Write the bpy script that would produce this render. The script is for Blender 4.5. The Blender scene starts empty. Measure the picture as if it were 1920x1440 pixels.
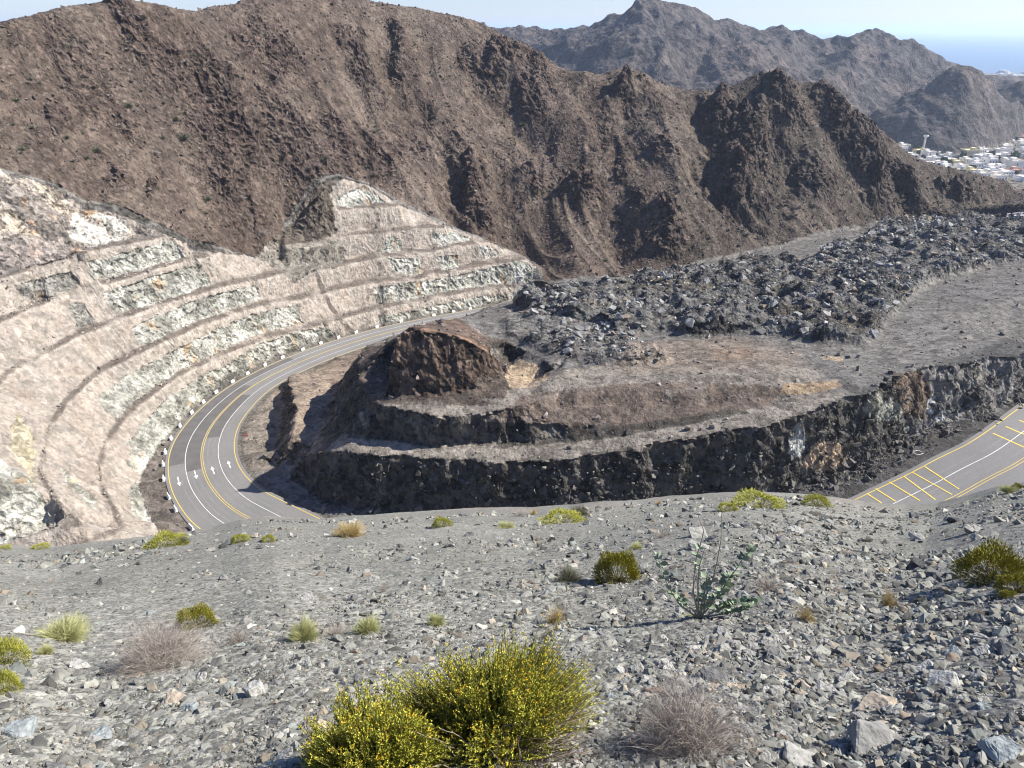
import bpy, bmesh, math, random
import numpy as np
from mathutils import Vector, Matrix, geometry
R = math.radians
random.seed(7); rng = np.random.default_rng(7)
S = bpy.context.scene
C = S.collection

# ------------------------------------------------------------------ camera
F, HY = 1387.0, 55.0
PITCH = math.atan((720-HY)/F)
cam = bpy.data.objects.new('camera', bpy.data.cameras.new('camera')); C.objects.link(cam)
cam.data.sensor_width = 36; cam.data.lens = 36*F/1920
cam.data.clip_start = 0.1; cam.data.clip_end = 90000
cam.location = (0, 0, 0); cam.rotation_euler = (math.pi/2-PITCH, 0, 0)
S.camera = cam
# ------------------------------------------------------------------ light
SUN_AZ, SUN_EL = 84.0, 43.0            # azimuth from +Y towards +X
sd = bpy.data.lights.new('sun', 'SUN'); sd.energy = 5.0; sd.angle = R(0.5); sd.color = (1.0, 0.94, 0.85)
so = bpy.data.objects.new('sun', sd); C.objects.link(so)
dvec = Vector((math.sin(R(SUN_AZ))*math.cos(R(SUN_EL)), math.cos(R(SUN_AZ))*math.cos(R(SUN_EL)), math.sin(R(SUN_EL))))
so.rotation_euler = dvec.to_track_quat('Z', 'Y').to_euler()
w = bpy.data.worlds.new('World'); S.world = w; w.use_nodes = True
nt = w.node_tree; bg = nt.nodes['Background']
sky = nt.nodes.new('ShaderNodeTexSky'); sky.sky_type = 'NISHITA'; sky.sun_disc = False
sky.sun_elevation = R(SUN_EL); sky.sun_rotation = R(SUN_AZ)
sky.altitude = 200; sky.air_density = 1.0; sky.dust_density = 0.2; sky.ozone_density = 4.0
tint = nt.nodes.new('ShaderNodeVectorMath'); tint.operation = 'MULTIPLY'; tint.inputs[1].default_value = (.97, .99, 1.24)   # clear, slightly bluer desert sky
nt.links.new(sky.outputs[0], tint.inputs[0]); nt.links.new(tint.outputs[0], bg.inputs[0]); bg.inputs[1].default_value = 0.07
S.view_settings.view_transform = 'Standard'; S.view_settings.look = 'None'
S.view_settings.exposure = .95; S.view_settings.gamma = 1.0
S.render.engine = 'CYCLES'
S.cycles.filter_width = 1.1; S.cycles.volume_bounces = 1; S.cycles.max_bounces = 5; S.cycles.diffuse_bounces = 2

# ------------------------------------------------------------------ projection helpers (used only to find real places)
cp, sp = math.cos(PITCH), math.sin(PITCH)
def ray(px, py):
    a = (px-960)/F; b = -(py-720)/F
    return np.array([a, cp+b*sp, -sp+b*cp])
def P(px, py, z):
    d = ray(px, py); return d*(z/d[2])
def Q(px, py, D):
    d = ray(px, py); return d*(D/math.hypot(d[0], d[1]))
def proj(x, y, z):
    dep = y*cp - z*sp; up = y*sp + z*cp
    dep = np.where(dep < 0.05, 0.05, dep)
    return 960+F*x/dep, 720-F*up/dep

# ------------------------------------------------------------------ numpy noise
_pr = np.random.default_rng(3)
PERM = np.concatenate([_pr.permutation(256)]*3).astype(np.int32)
G3 = _pr.normal(size=(256, 3)).astype(np.float32); G3 /= np.linalg.norm(G3, axis=1)[:, None]
def perlin(x, y, z):
    x = np.asarray(x, np.float32); y = np.asarray(y, np.float32); z = np.asarray(z, np.float32)
    x, y, z = np.broadcast_arrays(x, y, z)
    xi = np.floor(x).astype(np.int32); yi = np.floor(y).astype(np.int32); zi = np.floor(z).astype(np.int32)
    fx = x-xi; fy = y-yi; fz = z-zi
    xi &= 255; yi &= 255; zi &= 255
    u = fx*fx*fx*(fx*(fx*6-15)+10); v = fy*fy*fy*(fy*(fy*6-15)+10); w_ = fz*fz*fz*(fz*(fz*6-15)+10)
    def g(a, b, c):
        h = PERM[PERM[PERM[(xi+a) & 255]+((yi+b) & 255)]+((zi+c) & 255)]
        gg = G3[h]
        return gg[..., 0]*(fx-a)+gg[..., 1]*(fy-b)+gg[..., 2]*(fz-c)
    x00 = g(0,0,0); x00 += u*(g(1,0,0)-x00)
    x10 = g(0,1,0); x10 += u*(g(1,1,0)-x10)
    x01 = g(0,0,1); x01 += u*(g(1,0,1)-x01)
    x11 = g(0,1,1); x11 += u*(g(1,1,1)-x11)
    a = x00+v*(x10-x00); b = x01+v*(x11-x01)
    return (a+w_*(b-a))*1.5
def fbm(x, y, z, o=4, gain=.5, lac=2.03):
    s = 0; a = 1; t = 0
    for i in range(o):
        s = s+a*perlin(x+i*17.3, y-i*9.1, z+i*5.7); t += a; a *= gain; x = x*lac; y = y*lac; z = z*lac
    return s/t*1.4
def ridged(x, y, z, o=4, gain=.5, lac=2.05):
    s = 0; a = 1; t = 0
    for i in range(o):
        n = 1-np.abs(perlin(x+i*11.3, y+i*7.1, z-i*3.7))*1.6
        s = s+a*n*np.abs(n); t += a; a *= gain; x = x*lac; y = y*lac; z = z*lac
    return s/t
def worley2(x, y, jit=.9):
    xi = np.floor(x).astype(np.int32); yi = np.floor(y).astype(np.int32)
    f1 = np.full(x.shape, 9., np.float32); idc = np.zeros(x.shape, np.int32)
    for a in (-1, 0, 1):
        for b in (-1, 0, 1):
            h = PERM[PERM[(xi+a) & 255]+((yi+b) & 255)]
            h2 = PERM[h+37]
            cx = xi+a+.5+(h/255.-.5)*jit; cy = yi+b+.5+(h2/255.-.5)*jit
            d = (x-cx)**2+(y-cy)**2
            m = d < f1; f1 = np.where(m, d, f1); idc = np.where(m, h, idc)
    return np.sqrt(f1), idc
def sstep(a, b, x):
    t = np.clip((x-a)/(b-a), 0, 1); return t*t*(3-2*t)
def inpoly(px, py, poly):
    poly = np.asarray(poly, float)
    out = np.zeros(px.shape, bool)
    x0, y0 = poly.min(0); x1, y1 = poly.max(0)
    m = (px > x0) & (px < x1) & (py > y0) & (py < y1)
    X = px[m]; Y = py[m]; r = np.zeros(X.shape, bool)
    n = len(poly)
    for i in range(n):
        ax, ay = poly[i]; bx, by = poly[(i+1) % n]
        if ay == by: continue
        c = ((ay > Y) != (by > Y)) & (X < (bx-ax)*(Y-ay)/(by-ay)+ax)
        r ^= c
    out[m] = r
    return out
def linedist(px, py, line, rad):
    """distance (within rad) of points to an open polyline, and the arc parameter 0..1"""
    d = np.full(px.shape, 1e6, np.float32); tt = np.zeros(px.shape, np.float32)
    L = np.asarray(line, float); seg = np.hypot(*(L[1:]-L[:-1]).T); cum = np.concatenate([[0], np.cumsum(seg)]); tot = cum[-1]
    m = (px > L[:, 0].min()-rad) & (px < L[:, 0].max()+rad) & (py > L[:, 1].min()-rad) & (py < L[:, 1].max()+rad)
    X = px[m]; Y = py[m]; dd = np.full(X.shape, 1e6); t_ = np.zeros(X.shape)
    for i in range(len(L)-1):
        a = L[i]; b = L[i+1]; v = b-a; l2 = max(v@v, 1e-9)
        t = np.clip(((X-a[0])*v[0]+(Y-a[1])*v[1])/l2, 0, 1)
        q = np.hypot(X-a[0]-t*v[0], Y-a[1]-t*v[1])
        k = q < dd; dd = np.where(k, q, dd); t_ = np.where(k, (cum[i]+t*seg[i])/tot, t_)
    d[m] = dd; tt[m] = t_
    return d, tt

# ------------------------------------------------------------------ object helpers
def tag(o, label=None, cat=None, group=None, kind=None):
    if label: o['label'] = label
    if cat: o['category'] = cat
    if group: o['group'] = group
    if kind: o['kind'] = kind
    return o
def empty(name, loc, rz=0, **k):
    o = bpy.data.objects.new(name, None); C.objects.link(o); o.location = loc; o.rotation_euler = (0, 0, rz)
    o.empty_display_size = .2
    return tag(o, **k)
def npmesh(name, V, faces, mat=None, col=None, smooth=False, nper=None):
    """V (n,3); faces (m,k) with constant k"""
    me = bpy.data.meshes.new(name); V = np.ascontiguousarray(V, np.float32); faces = np.ascontiguousarray(faces, np.int32)
    m, k = faces.shape
    me.vertices.add(len(V)); me.vertices.foreach_set('co', V.ravel())
    me.loops.add(m*k); me.loops.foreach_set('vertex_index', faces.ravel())
    me.polygons.add(m); me.polygons.foreach_set('loop_start', np.arange(0, m*k, k, dtype=np.int32))
    me.update(calc_edges=True)
    me.polygons.foreach_set('use_smooth', np.full(m, smooth, bool))
    if col is not None:
        a = me.color_attributes.new('Col', 'FLOAT_COLOR', 'POINT')
        c = np.ones((len(V), 4), np.float32); c[:, :col.shape[1]] = col
        a.data.foreach_set('color', c.ravel())
    if mat: me.materials.append(mat)
    return me
def link(name, me, parent=None, **k):
    o = bpy.data.objects.new(name, me); C.objects.link(o)
    if parent: o.parent = parent
    return tag(o, **k)
def gridfaces(nr, nc):
    i = np.arange(nr*nc, dtype=np.int32).reshape(nr, nc)
    return np.stack([i[:-1, :-1], i[:-1, 1:], i[1:, 1:], i[1:, :-1]], -1).reshape(-1, 4)

# ------------------------------------------------------------------ materials
def newmat(name):
    m = bpy.data.materials.new(name); m.use_nodes = True
    n = m.node_tree.nodes; b = n['Principled BSDF']; b.inputs['Roughness'].default_value = .95
    b.inputs['Specular IOR Level'].default_value = .2
    return m, m.node_tree, n, m.node_tree.links, b
def N(nt, t, **k):
    x = nt.nodes.new(t)
    for a, v in k.items(): setattr(x, a, v)
    return x
def terrain_mat(name, fine, coarse, bump, lo=.62, hi=1.38, nz_=.6):
    """vertex colour (the ground's own colour) times stone-scale variation, plus bump"""
    m, nt, n, l, b = newmat(name)
    at = N(nt, 'ShaderNodeAttribute', attribute_name='Col')
    tc = N(nt, 'ShaderNodeTexCoord')
    v1 = N(nt, 'ShaderNodeTexVoronoi'); v1.inputs['Scale'].default_value = fine
    v2 = N(nt, 'ShaderNodeTexVoronoi'); v2.inputs['Scale'].default_value = coarse
    no = N(nt, 'ShaderNodeTexNoise'); no.inputs['Scale'].default_value = coarse*nz_; no.inputs['Detail'].default_value = 6
    for x in (v1, v2, no): l.new(tc.outputs['Object'], x.inputs['Vector'])
    s1 = N(nt, 'ShaderNodeSeparateColor'); l.new(v1.outputs['Color'], s1.inputs[0])
    s2 = N(nt, 'ShaderNodeSeparateColor'); l.new(v2.outputs['Color'], s2.inputs[0])
    a = N(nt, 'ShaderNodeMath', operation='ADD'); l.new(s1.outputs[0], a.inputs[0]); l.new(s2.outputs[1], a.inputs[1])
    a2 = N(nt, 'ShaderNodeMath', operation='ADD'); l.new(a.outputs[0], a2.inputs[0]); l.new(no.outputs[0], a2.inputs[1])
    mr = N(nt, 'ShaderNodeMapRange'); mr.inputs[1].default_value = .75; mr.inputs[2].default_value = 2.2
    mr.inputs[3].default_value = lo; mr.inputs[4].default_value = hi
    l.new(a2.outputs[0], mr.inputs[0])
    ma = N(nt, 'ShaderNodeMath', operation='SUBTRACT'); l.new(mr.outputs[0], ma.inputs[0]); ma.inputs[1].default_value = 1
    mb = N(nt, 'ShaderNodeMath', operation='MULTIPLY_ADD'); l.new(ma.outputs[0], mb.inputs[0]); l.new(at.outputs['Alpha'], mb.inputs[1]); mb.inputs[2].default_value = 1
    mx = N(nt, 'ShaderNodeVectorMath', operation='SCALE'); l.new(at.outputs['Color'], mx.inputs[0]); l.new(mb.outputs[0], mx.inputs[3])
    l.new(mx.outputs[0], b.inputs['Base Color'])
    bu = N(nt, 'ShaderNodeBump'); bu.inputs['Strength'].default_value = 1.0; bu.inputs['Distance'].default_value = bump
    nb = N(nt, 'ShaderNodeTexNoise'); nb.inputs['Scale'].default_value = fine; nb.inputs['Detail'].default_value = 6; nb.inputs['Roughness'].default_value = .65; l.new(tc.outputs['Object'], nb.inputs['Vector'])
    l.new(nb.outputs[0], bu.inputs['Height']); l.new(bu.outputs[0], b.inputs['Normal'])
    return m
def noise_mat(name, c1, c2, scale=5, rough=.9, bump=0.0, detail=5, obj_random=0.0, p=None):
    m, nt, n, l, b = newmat(name); b.inputs['Roughness'].default_value = rough
    tc = N(nt, 'ShaderNodeTexCoord'); no = N(nt, 'ShaderNodeTexNoise'); no.inputs['Scale'].default_value = scale; no.inputs['Detail'].default_value = detail
    l.new(tc.outputs['Object'], no.inputs['Vector'])
    rp = N(nt, 'ShaderNodeValToRGB'); rp.color_ramp.elements[0].position = .3; rp.color_ramp.elements[1].position = .7
    rp.color_ramp.elements[0].color = (*c1, 1); rp.color_ramp.elements[1].color = (*c2, 1)
    l.new(no.outputs[0], rp.inputs[0]); src = rp.outputs[0]
    if obj_random:
        oi = N(nt, 'ShaderNodeObjectInfo'); mr = N(nt, 'ShaderNodeMapRange'); mr.inputs[3].default_value = 1-obj_random; mr.inputs[4].default_value = 1+obj_random
        l.new(oi.outputs['Random'], mr.inputs[0])
        mx = N(nt, 'ShaderNodeVectorMath', operation='SCALE'); l.new(src, mx.inputs[0]); l.new(mr.outputs[0], mx.inputs[3]); src = mx.outputs[0]
    l.new(src, b.inputs['Base Color'])
    if bump:
        bu = N(nt, 'ShaderNodeBump'); bu.inputs['Distance'].default_value = bump; l.new(no.outputs[0], bu.inputs['Height']); l.new(bu.outputs[0], b.inputs['Normal'])
    return m
def col_mat(name, scale, bump, lo=.7, hi=1.25, rough=.9):
    """stone material: per-stone colour attribute times mottling"""
    m, nt, n, l, b = newmat(name); b.inputs['Roughness'].default_value = rough
    at = N(nt, 'ShaderNodeAttribute', attribute_name='Col'); tc = N(nt, 'ShaderNodeTexCoord')
    no = N(nt, 'ShaderNodeTexNoise'); no.inputs['Scale'].default_value = scale; no.inputs['Detail'].default_value = 7; no.inputs['Roughness'].default_value = .7
    l.new(tc.outputs['Object'], no.inputs['Vector'])
    mr = N(nt, 'ShaderNodeMapRange'); mr.inputs[1].default_value = .3; mr.inputs[2].default_value = .7; mr.inputs[3].default_value = lo; mr.inputs[4].default_value = hi
    l.new(no.outputs[0], mr.inputs[0])
    mx = N(nt, 'ShaderNodeVectorMath', operation='SCALE'); l.new(at.outputs['Color'], mx.inputs[0]); l.new(mr.outputs[0], mx.inputs[3])
    l.new(mx.outputs[0], b.inputs['Base Color'])
    bu = N(nt, 'ShaderNodeBump'); bu.inputs['Distance'].default_value = bump; l.new(no.outputs[0], bu.inputs['Height']); l.new(bu.outputs[0], b.inputs['Normal'])
    return m

# ------------------------------------------------------------------ raster height fields
class Field:
    def __init__(s, x0, x1, y0, y1, res):
        s.x0, s.y0, s.res = x0, y0, res
        s.nx = int((x1-x0)/res)+1; s.ny = int((y1-y0)/res)+1
        s.X, s.Y = np.meshgrid(x0+np.arange(s.nx)*res, y0+np.arange(s.ny)*res)
        s.X = s.X.astype(np.float32); s.Y = s.Y.astype(np.float32)
    def tin(s, pts, fill):
        pts = np.asarray(pts, float)
        k = np.round(pts[:, :2]/.35).astype(int); _, i = np.unique(k, axis=0, return_index=True); pts = pts[i]
        r = geometry.delaunay_2d_cdt([Vector((p[0], p[1])) for p in pts], [], [], 0, 1e-6)
        vs = r[0]; tris = r[2]; ov = r[3]
        zz = np.array([pts[o[0]][2] if len(o) else fill for o in ov])
        Z = np.full((s.ny, s.nx), np.nan, np.float32)
        vx = np.array([(v.x-s.x0)/s.res for v in vs]); vy = np.array([(v.y-s.y0)/s.res for v in vs])
        for t in tris:
            a, b, c = t[0], t[1], t[2]
            xs = vx[[a, b, c]]; ys = vy[[a, b, c]]; zs = zz[[a, b, c]]
            i0 = max(0, int(math.ceil(xs.min()-1e-6))); i1 = min(s.nx-1, int(xs.max()+1e-6))
            j0 = max(0, int(math.ceil(ys.min()-1e-6))); j1 = min(s.ny-1, int(ys.max()+1e-6))
            if i1 < i0 or j1 < j0: continue
            det = (ys[1]-ys[2])*(xs[0]-xs[2])+(xs[2]-xs[1])*(ys[0]-ys[2])
            if abs(det) < 1e-9: continue
            gx = np.arange(i0, i1+1)[None, :]; gy = np.arange(j0, j1+1)[:, None]
            l0 = ((ys[1]-ys[2])*(gx-xs[2])+(xs[2]-xs[1])*(gy-ys[2]))/det
            l1 = ((ys[2]-ys[0])*(gx-xs[2])+(xs[0]-xs[2])*(gy-ys[2]))/det
            l2 = 1-l0-l1
            m = (l0 >= -1e-4) & (l1 >= -1e-4) & (l2 >= -1e-4)
            sub = Z[j0:j1+1, i0:i1+1]
            sub[m] = (l0*zs[0]+l1*zs[1]+l2*zs[2])[m]
        for _ in range(5):                        # close pin-holes between sliver triangles
            bad = np.isnan(Z); Pd = np.pad(Z, 1, constant_values=np.nan)
            nb = np.stack([Pd[:-2, 1:-1], Pd[2:, 1:-1], Pd[1:-1, :-2], Pd[1:-1, 2:]]); ok = ~np.isnan(nb); cnt = ok.sum(0)
            m = bad & (cnt > 0); Z[m] = (np.where(ok, nb, 0).sum(0)/np.maximum(cnt, 1))[m]
        Z[np.isnan(Z)] = fill
        s.Z = Z
    def sample(s, x, y, A=None):
        A = s.Z if A is None else A
        fx = np.clip((x-s.x0)/s.res, 0, s.nx-1.001); fy = np.clip((y-s.y0)/s.res, 0, s.ny-1.001)
        i = fx.astype(np.int32); j = fy.astype(np.int32); u = fx-i; v = fy-j
        return (A[j, i]*(1-u)+A[j, i+1]*u)*(1-v)+(A[j+1, i]*(1-u)+A[j+1, i+1]*u)*v
    def lift(s, px, py, D0, D1, step=None):
        """where the sight line through a pixel first meets this ground"""
        d = ray(px, py); h = math.hypot(d[0], d[1]); d = d/h
        r = np.arange(D0, D1, step or s.res*.5)
        z = s.sample(d[0]*r, d[1]*r); b = np.where(z >= d[2]*r)[0]
        if len(b) == 0: return None
        q = r[b[0]]; return np.array([d[0]*q, d[1]*q, z[b[0]]])
def blur(A, sig):
    k = int(sig*2.6)+1; g = np.exp(-.5*(np.arange(-k, k+1)/sig)**2); g /= g.sum()
    for ax in (0, 1):
        pad = [(0, 0), (0, 0)]; pad[ax] = (k, k)
        B = np.pad(A, pad, mode='edge'); O = np.zeros_like(A)
        for i, wt in enumerate(g):
            O += wt*(B[i:i+A.shape[0], :] if ax == 0 else B[:, i:i+A.shape[1]])
        A = O
    return A
def dens(pts, step=1.3):
    out = []
    for a, b in zip(pts[:-1], pts[1:]):
        a = np.asarray(a, float); b = np.asarray(b, float); n = max(1, int(np.hypot(*(b-a)[:2])/step))
        for i in range(n): out.append(a+(b-a)*i/n)
    out.append(np.asarray(pts[-1], float)); return out
def polar_mesh(field, az0, az1, nc, r0, r1, dr, nr, keep_hidden=.3):
    """a grid whose rows crowd where the ground is steep: columns at even bearings, rows at even apparent spacing"""
    az = np.radians(np.linspace(az0, az1, nc)); r = np.arange(r0, r1, dr)
    X = np.sin(az)[:, None]*r; Y = np.cos(az)[:, None]*r
    Z = field.sample(X, Y)
    el = np.arctan2(Z, r[None, :]); de = np.abs(np.diff(el, axis=1))
    ds = np.sqrt(np.diff(Z, axis=1)**2+dr*dr)/r[None, 1:]
    wgt = de+keep_hidden*ds
    k = np.array([1, 2, 3, 2, 1.])/9; W = np.pad(wgt, ((2, 2), (0, 0)), mode='edge')
    wgt = sum(k[i]*W[i:i+nc] for i in range(5))
    cum = np.concatenate([np.zeros((nc, 1)), np.cumsum(wgt, axis=1)], 1); cum /= cum[:, -1:]
    t = np.linspace(0, 1, nr); Rr = np.stack([np.interp(t, cum[i], r) for i in range(nc)])   # nc x nr
    X = np.sin(az)[:, None]*Rr; Y = np.cos(az)[:, None]*Rr; Z = field.sample(X, Y)
    return X.T.copy(), Y.T.copy(), Z.T.copy()      # nr x nc
def gnormals(X, Y, Z):
    V = np.stack([X, Y, Z], -1)
    du = np.gradient(V, axis=1); dv = np.gradient(V, axis=0)
    n = np.cross(du, dv); n /= np.maximum(np.linalg.norm(n, axis=-1, keepdims=True), 1e-9)
    n *= np.where(n[..., 2:3] < 0, -1, 1)
    return n

# ================================================================== ROAD line (x, y, z, half width) in metres
def zr(px): return float(np.interp(px, [0, 300, 600, 750, 1000], [-82, -82, -87.5, -89.7, -93]))
rc = [(190, 178, -54.5, 8), (140, 143.5, -59.5, 8), (115, 127, -61.8, 8)]
for px, py, z, hw in [(1920,862,-64,7.9), (1850,897,-65.2,7.9), (1790,933,-66.3,7.9)]:
    p = P(px, py, z); rc.append((p[0], p[1], z, hw))
rc += [(40, 85.5, -71, 7.6), (10, 83.5, -74.3, 7.4), (-21, 92, -77.8, 7.2)]
for px, py, z, hw in [(461,969,-80.5,7.2), (415,936,-81,6.9), (389,902,-81.6,6.7), (379,870,-82,6.6), (378,848,-82.3,6.6), (384,822,-82.8,6.5), (398,796,-83.3,6.2),
        (421,768,-84,6.1), (455,737,-84.8,5.7), (495,711,-85.6,5.5), (557,681,-86.8,5.5), (632,652,-88.1,5.5), (728,623.5,-89.7,5.5), (830,602,-91,5.5), (912,587,-92,5.5)]:
    p = P(px, py, z); rc.append((p[0], p[1], z, hw))
d = np.array(rc[-1][:2])-np.array(rc[-2][:2]); d /= np.hypot(*d)
rc.append((rc[-1][0]+d[0]*18, rc[-1][1]+d[1]*18, -92.6, 5.5))
def catmull(pts, step=1.0):
    pts = [np.array(p, float) for p in pts]; pts = [2*pts[0]-pts[1]]+pts+[2*pts[-1]-pts[-2]]; out = []
    for i in range(1, len(pts)-2):
        a, b, c, e = pts[i-1:i+3]; n = max(2, int(np.hypot(*(c-b)[:2])/step))
        for k in range(n):
            t = k/n; out.append(.5*(2*b+(c-a)*t+(2*a-5*b+4*c-e)*t*t+(3*b-a-3*c+e)*t**3))
    out.append(pts[-2]); return np.array(out)
road = catmull(rc, 1.2)
# smooth the traced line a little, then even arc steps
for _ in range(6):
    q = road.copy(); q[1:-1] = (road[:-2]+2*road[1:-1]+road[2:])/4; road = q
ss = np.concatenate([[0], np.cumsum(np.hypot(*(road[1:, :2]-road[:-1, :2]).T))])
RL = ss[-1]; sg = np.arange(0, RL, 1.0)
road = np.stack([np.interp(sg, ss, road[:, i]) for i in range(4)], 1)
k5 = np.ones(7)/7
for i in range(4): road[3:-3, i] = np.convolve(road[:, i], k5, 'valid')
tan = np.gradient(road[:, :2], axis=0); tan /= np.hypot(*tan.T)[:, None]
nor = np.stack([-tan[:, 1], tan[:, 0]], 1)      # left of travel; the line runs right -> bend -> far, so left = inner? (checked below)
def roadpt(s, t):
    """s metres along, t lateral (-1..1 of the half width, + = inside of the bend)"""
    i = np.clip(s, 0, len(road)-1.001); k = int(i); u = i-k
    c = road[k]*(1-u)+road[k+1]*u; n = nor[k]*(1-u)+nor[k+1]*u
    return np.array([c[0]-n[0]*t*c[3], c[1]-n[1]*t*c[3], c[2]])

# ================================================================== THE VALLEY: break lines as (pixel x, pixel y, height) lifted to metres
T = []          # tin points
def L(pts, step=1.3, ext=None):
    w_ = [P(*p) for p in pts]
    T.extend(dens(w_, step)); return w_
def ys(line, x): return float(np.interp(x, [p[0] for p in line], [p[1] for p in line]))
# --- left cut slope
F0 = [(285,985),(268,940),(260,905),(280,855),(320,815),(340,790),(365,762),(385,748),(433,716),(467,694),(533,664),(600,640),(653,621),(703,612),(753,602),(820,591),(903,577),(960,566)]
L([(a, b, zr(a)+.2) for a, b in F0])
bench = {
 1: [(-250,1180),(100,1040),(230,990),(190,910),(187,865),(200,825),(225,790),(253,760),(293,730),(333,700),(373,683),(410,667),(450,648),(500,630),(550,617),(610,605),(663,585),(697,578),(737,568),(787,560),(837,550),(887,540),(930,535),(960,533)],
 2: [(-250,1080),(0,1010),(150,980),(100,930),(75,885),(85,840),(95,795),(123,753),(160,717),(193,690),(233,670),(273,653),(300,638),(343,622),(373,605),(413,593),(443,583),(493,567),(567,555),(617,543),(633,537),(673,530),(720,523),(770,520),(803,513),(853,503),(903,493),(953,487),(980,483)],
 3: [(-250,960),(-60,900),(-20,800),(-30,740),(27,687),(67,670),(100,650),(150,623),(187,610),(227,593),(267,578),(300,565),(350,553),(393,540),(433,530),(483,520),(530,507),(580,500),(627,497),(653,490),(687,482),(737,475),(787,470),(837,460),(887,453),(917,452)],
 4: [(-250,680),(0,600),(43,580),(77,567),(110,553),(150,537),(200,527),(240,517),(283,502),(327,490),(360,480),(400,475)],
 5: [(-250,590),(0,517),(50,503),(77,498),(117,487),(160,470),(207,457),(267,447),(307,441)]}
offx = [0, 420, 560, 700, 960]
offs = {1: [6.6, 6.2, 4.6, 4.3, 5], 2: [14, 13.6, 11.5, 11, 11.5], 3: [21, 20, 18, 17.4, 18], 4: [28.3, 27.3, 27, 27, 27], 5: [35, 34, 34, 34, 34]}
def zb(k, x): return zr(x)+float(np.interp(x, offx, offs[k]))
def pdens(ln, st=10.):
    out = []
    for (a, b), (c_, d_) in zip(ln[:-1], ln[1:]):
        n_ = max(1, int(math.hypot(c_-a, d_-b)/st)); out += [(a+(c_-a)*i/n_, b+(d_-b)*i/n_) for i in range(n_)]
    return out+[ln[-1]]
def dep_t(a, b):
    d = ray(a, b); return -d[2]/math.hypot(d[0], d[1])
toe_D = {}                                     # per level: distance of the inner edge against bearing, so the next riser always stands behind it
def ledge(ln, zf, below, key, ho=6, hi=6, gap=1.9):
    pts = pdens(ln); O = []; I = []
    for a, b in pts:
        z = zf(a)
        if below in toe_D and a > 255:
            xs_, ds_ = toe_D[below]
            if xs_[0]-8 <= a <= xs_[-1]+8:
                z = min(z, -(float(np.interp(a, xs_, ds_))+gap)*dep_t(a, b+ho))
        O.append((a, b+ho, z)); I.append((a, b-hi, z+.3))
    L(O); L(I)
    q = sorted((p[0], -p[2]/dep_t(p[0], p[1])) for p in I if p[0] > 255)
    if q: toe_D[key] = ([a for a, _ in q], [d_ for _, d_ in q])
for k in (1, 2, 3, 4, 5): ledge(bench[k], lambda a, k=k: zb(k, a), k-1, k)
b4c = [(500,466),(540,463),(593,457),(633,443),(670,437),(720,432),(770,427),(820,423),(833,423)]
ledge(b4c, lambda a: zr(a)+24.6, 3, 14, 3, 4)
b5c = [(633,392),(660,388),(703,385),(747,383)]
ledge(b5c, lambda a: zr(a)+32.2, 14, 15, 3, 4)
xs_, ds_ = toe_D[15]
L([(a, b, -(float(np.interp(a, xs_, ds_))+g_)*dep_t(a, b)) for a, b, g_ in ((612,345,4.5),(637,335,5),(663,338,5),(693,353,3.6),(713,368,2.2),(735,380,1.0))])
L([(600,360,-49),(575,400,-55),(545,430,-60.5)])
# right rim of the cut, upper left raw rock slope
L([(765,381,zr(747)+30.2),(850,420,zr(833)+22.4),(930,447,zr(917)+16.2),(990,480,zr(980)+10.5),(1006,503,-83),(1000,525,-86),(985,542,-89),(960,560,-92)])
def rise(p0, px, py, slope):
    d = ray(px, py); t = -d[2]/math.hypot(d[0], d[1]); D0 = math.hypot(p0[0], p0[1])
    h = (-p0[2]-t*D0)/(1+t/math.tan(R(slope))); return p0[2]+h
UT = [(-250,300),(0,318),(23,330),(90,347),(140,377),(157,393),(200,397),(233,407),(283,430),(333,448),(367,473)]
utl = []
for a, b in UT:
    base = P(min(a, 307), ys(bench[5], min(a, 307))-5, zb(5, a)); utl.append((a, b, rise(base, a, b, 40)))
L(utl)
# --- foot of the brown range, and the gravel plateau
M0 = [(1012,530,-84),(1060,528,-83.5),(1130,522,-83),(1200,518,-82.5),(1280,500,-81.5),(1400,480,-80.5),(1500,452,-79.5),(1600,432,-79),(1700,415,-79),(1800,395,-79),(1900,375,-79),(2100,340,-80)]
L(M0, 3)
for p in [(1000,738,-59),(1100,720,-57.8),(1250,705,-56.6),(1400,700,-55),(1550,700,-54.5),(1650,695,-54),(1800,650,-55),(1920,640,-55),(2150,600,-55),(1920,560,-57),(2150,520,-57),(1700,590,-58),(1500,640,-57),
          (1300,640,-58.5),(1200,630,-60),(1080,660,-58.5),(1060,640,-59.5),(1000,620,-62),(1060,580,-68),(1000,570,-73),(1200,560,-70),(1400,520,-72),(1600,480,-71),(1800,440,-67),(1920,440,-64),(2150,420,-64)]:
    T.append(P(*p))
# --- far lip of the plateau above the road, and back of the spoil mound
L([(765,612,-55),(790,605,-56),(850,597,-61),(880,594,-67),(895,590,-72),(925,573,-77),(960,560,-80.5),(1000,545,-83)])
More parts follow.
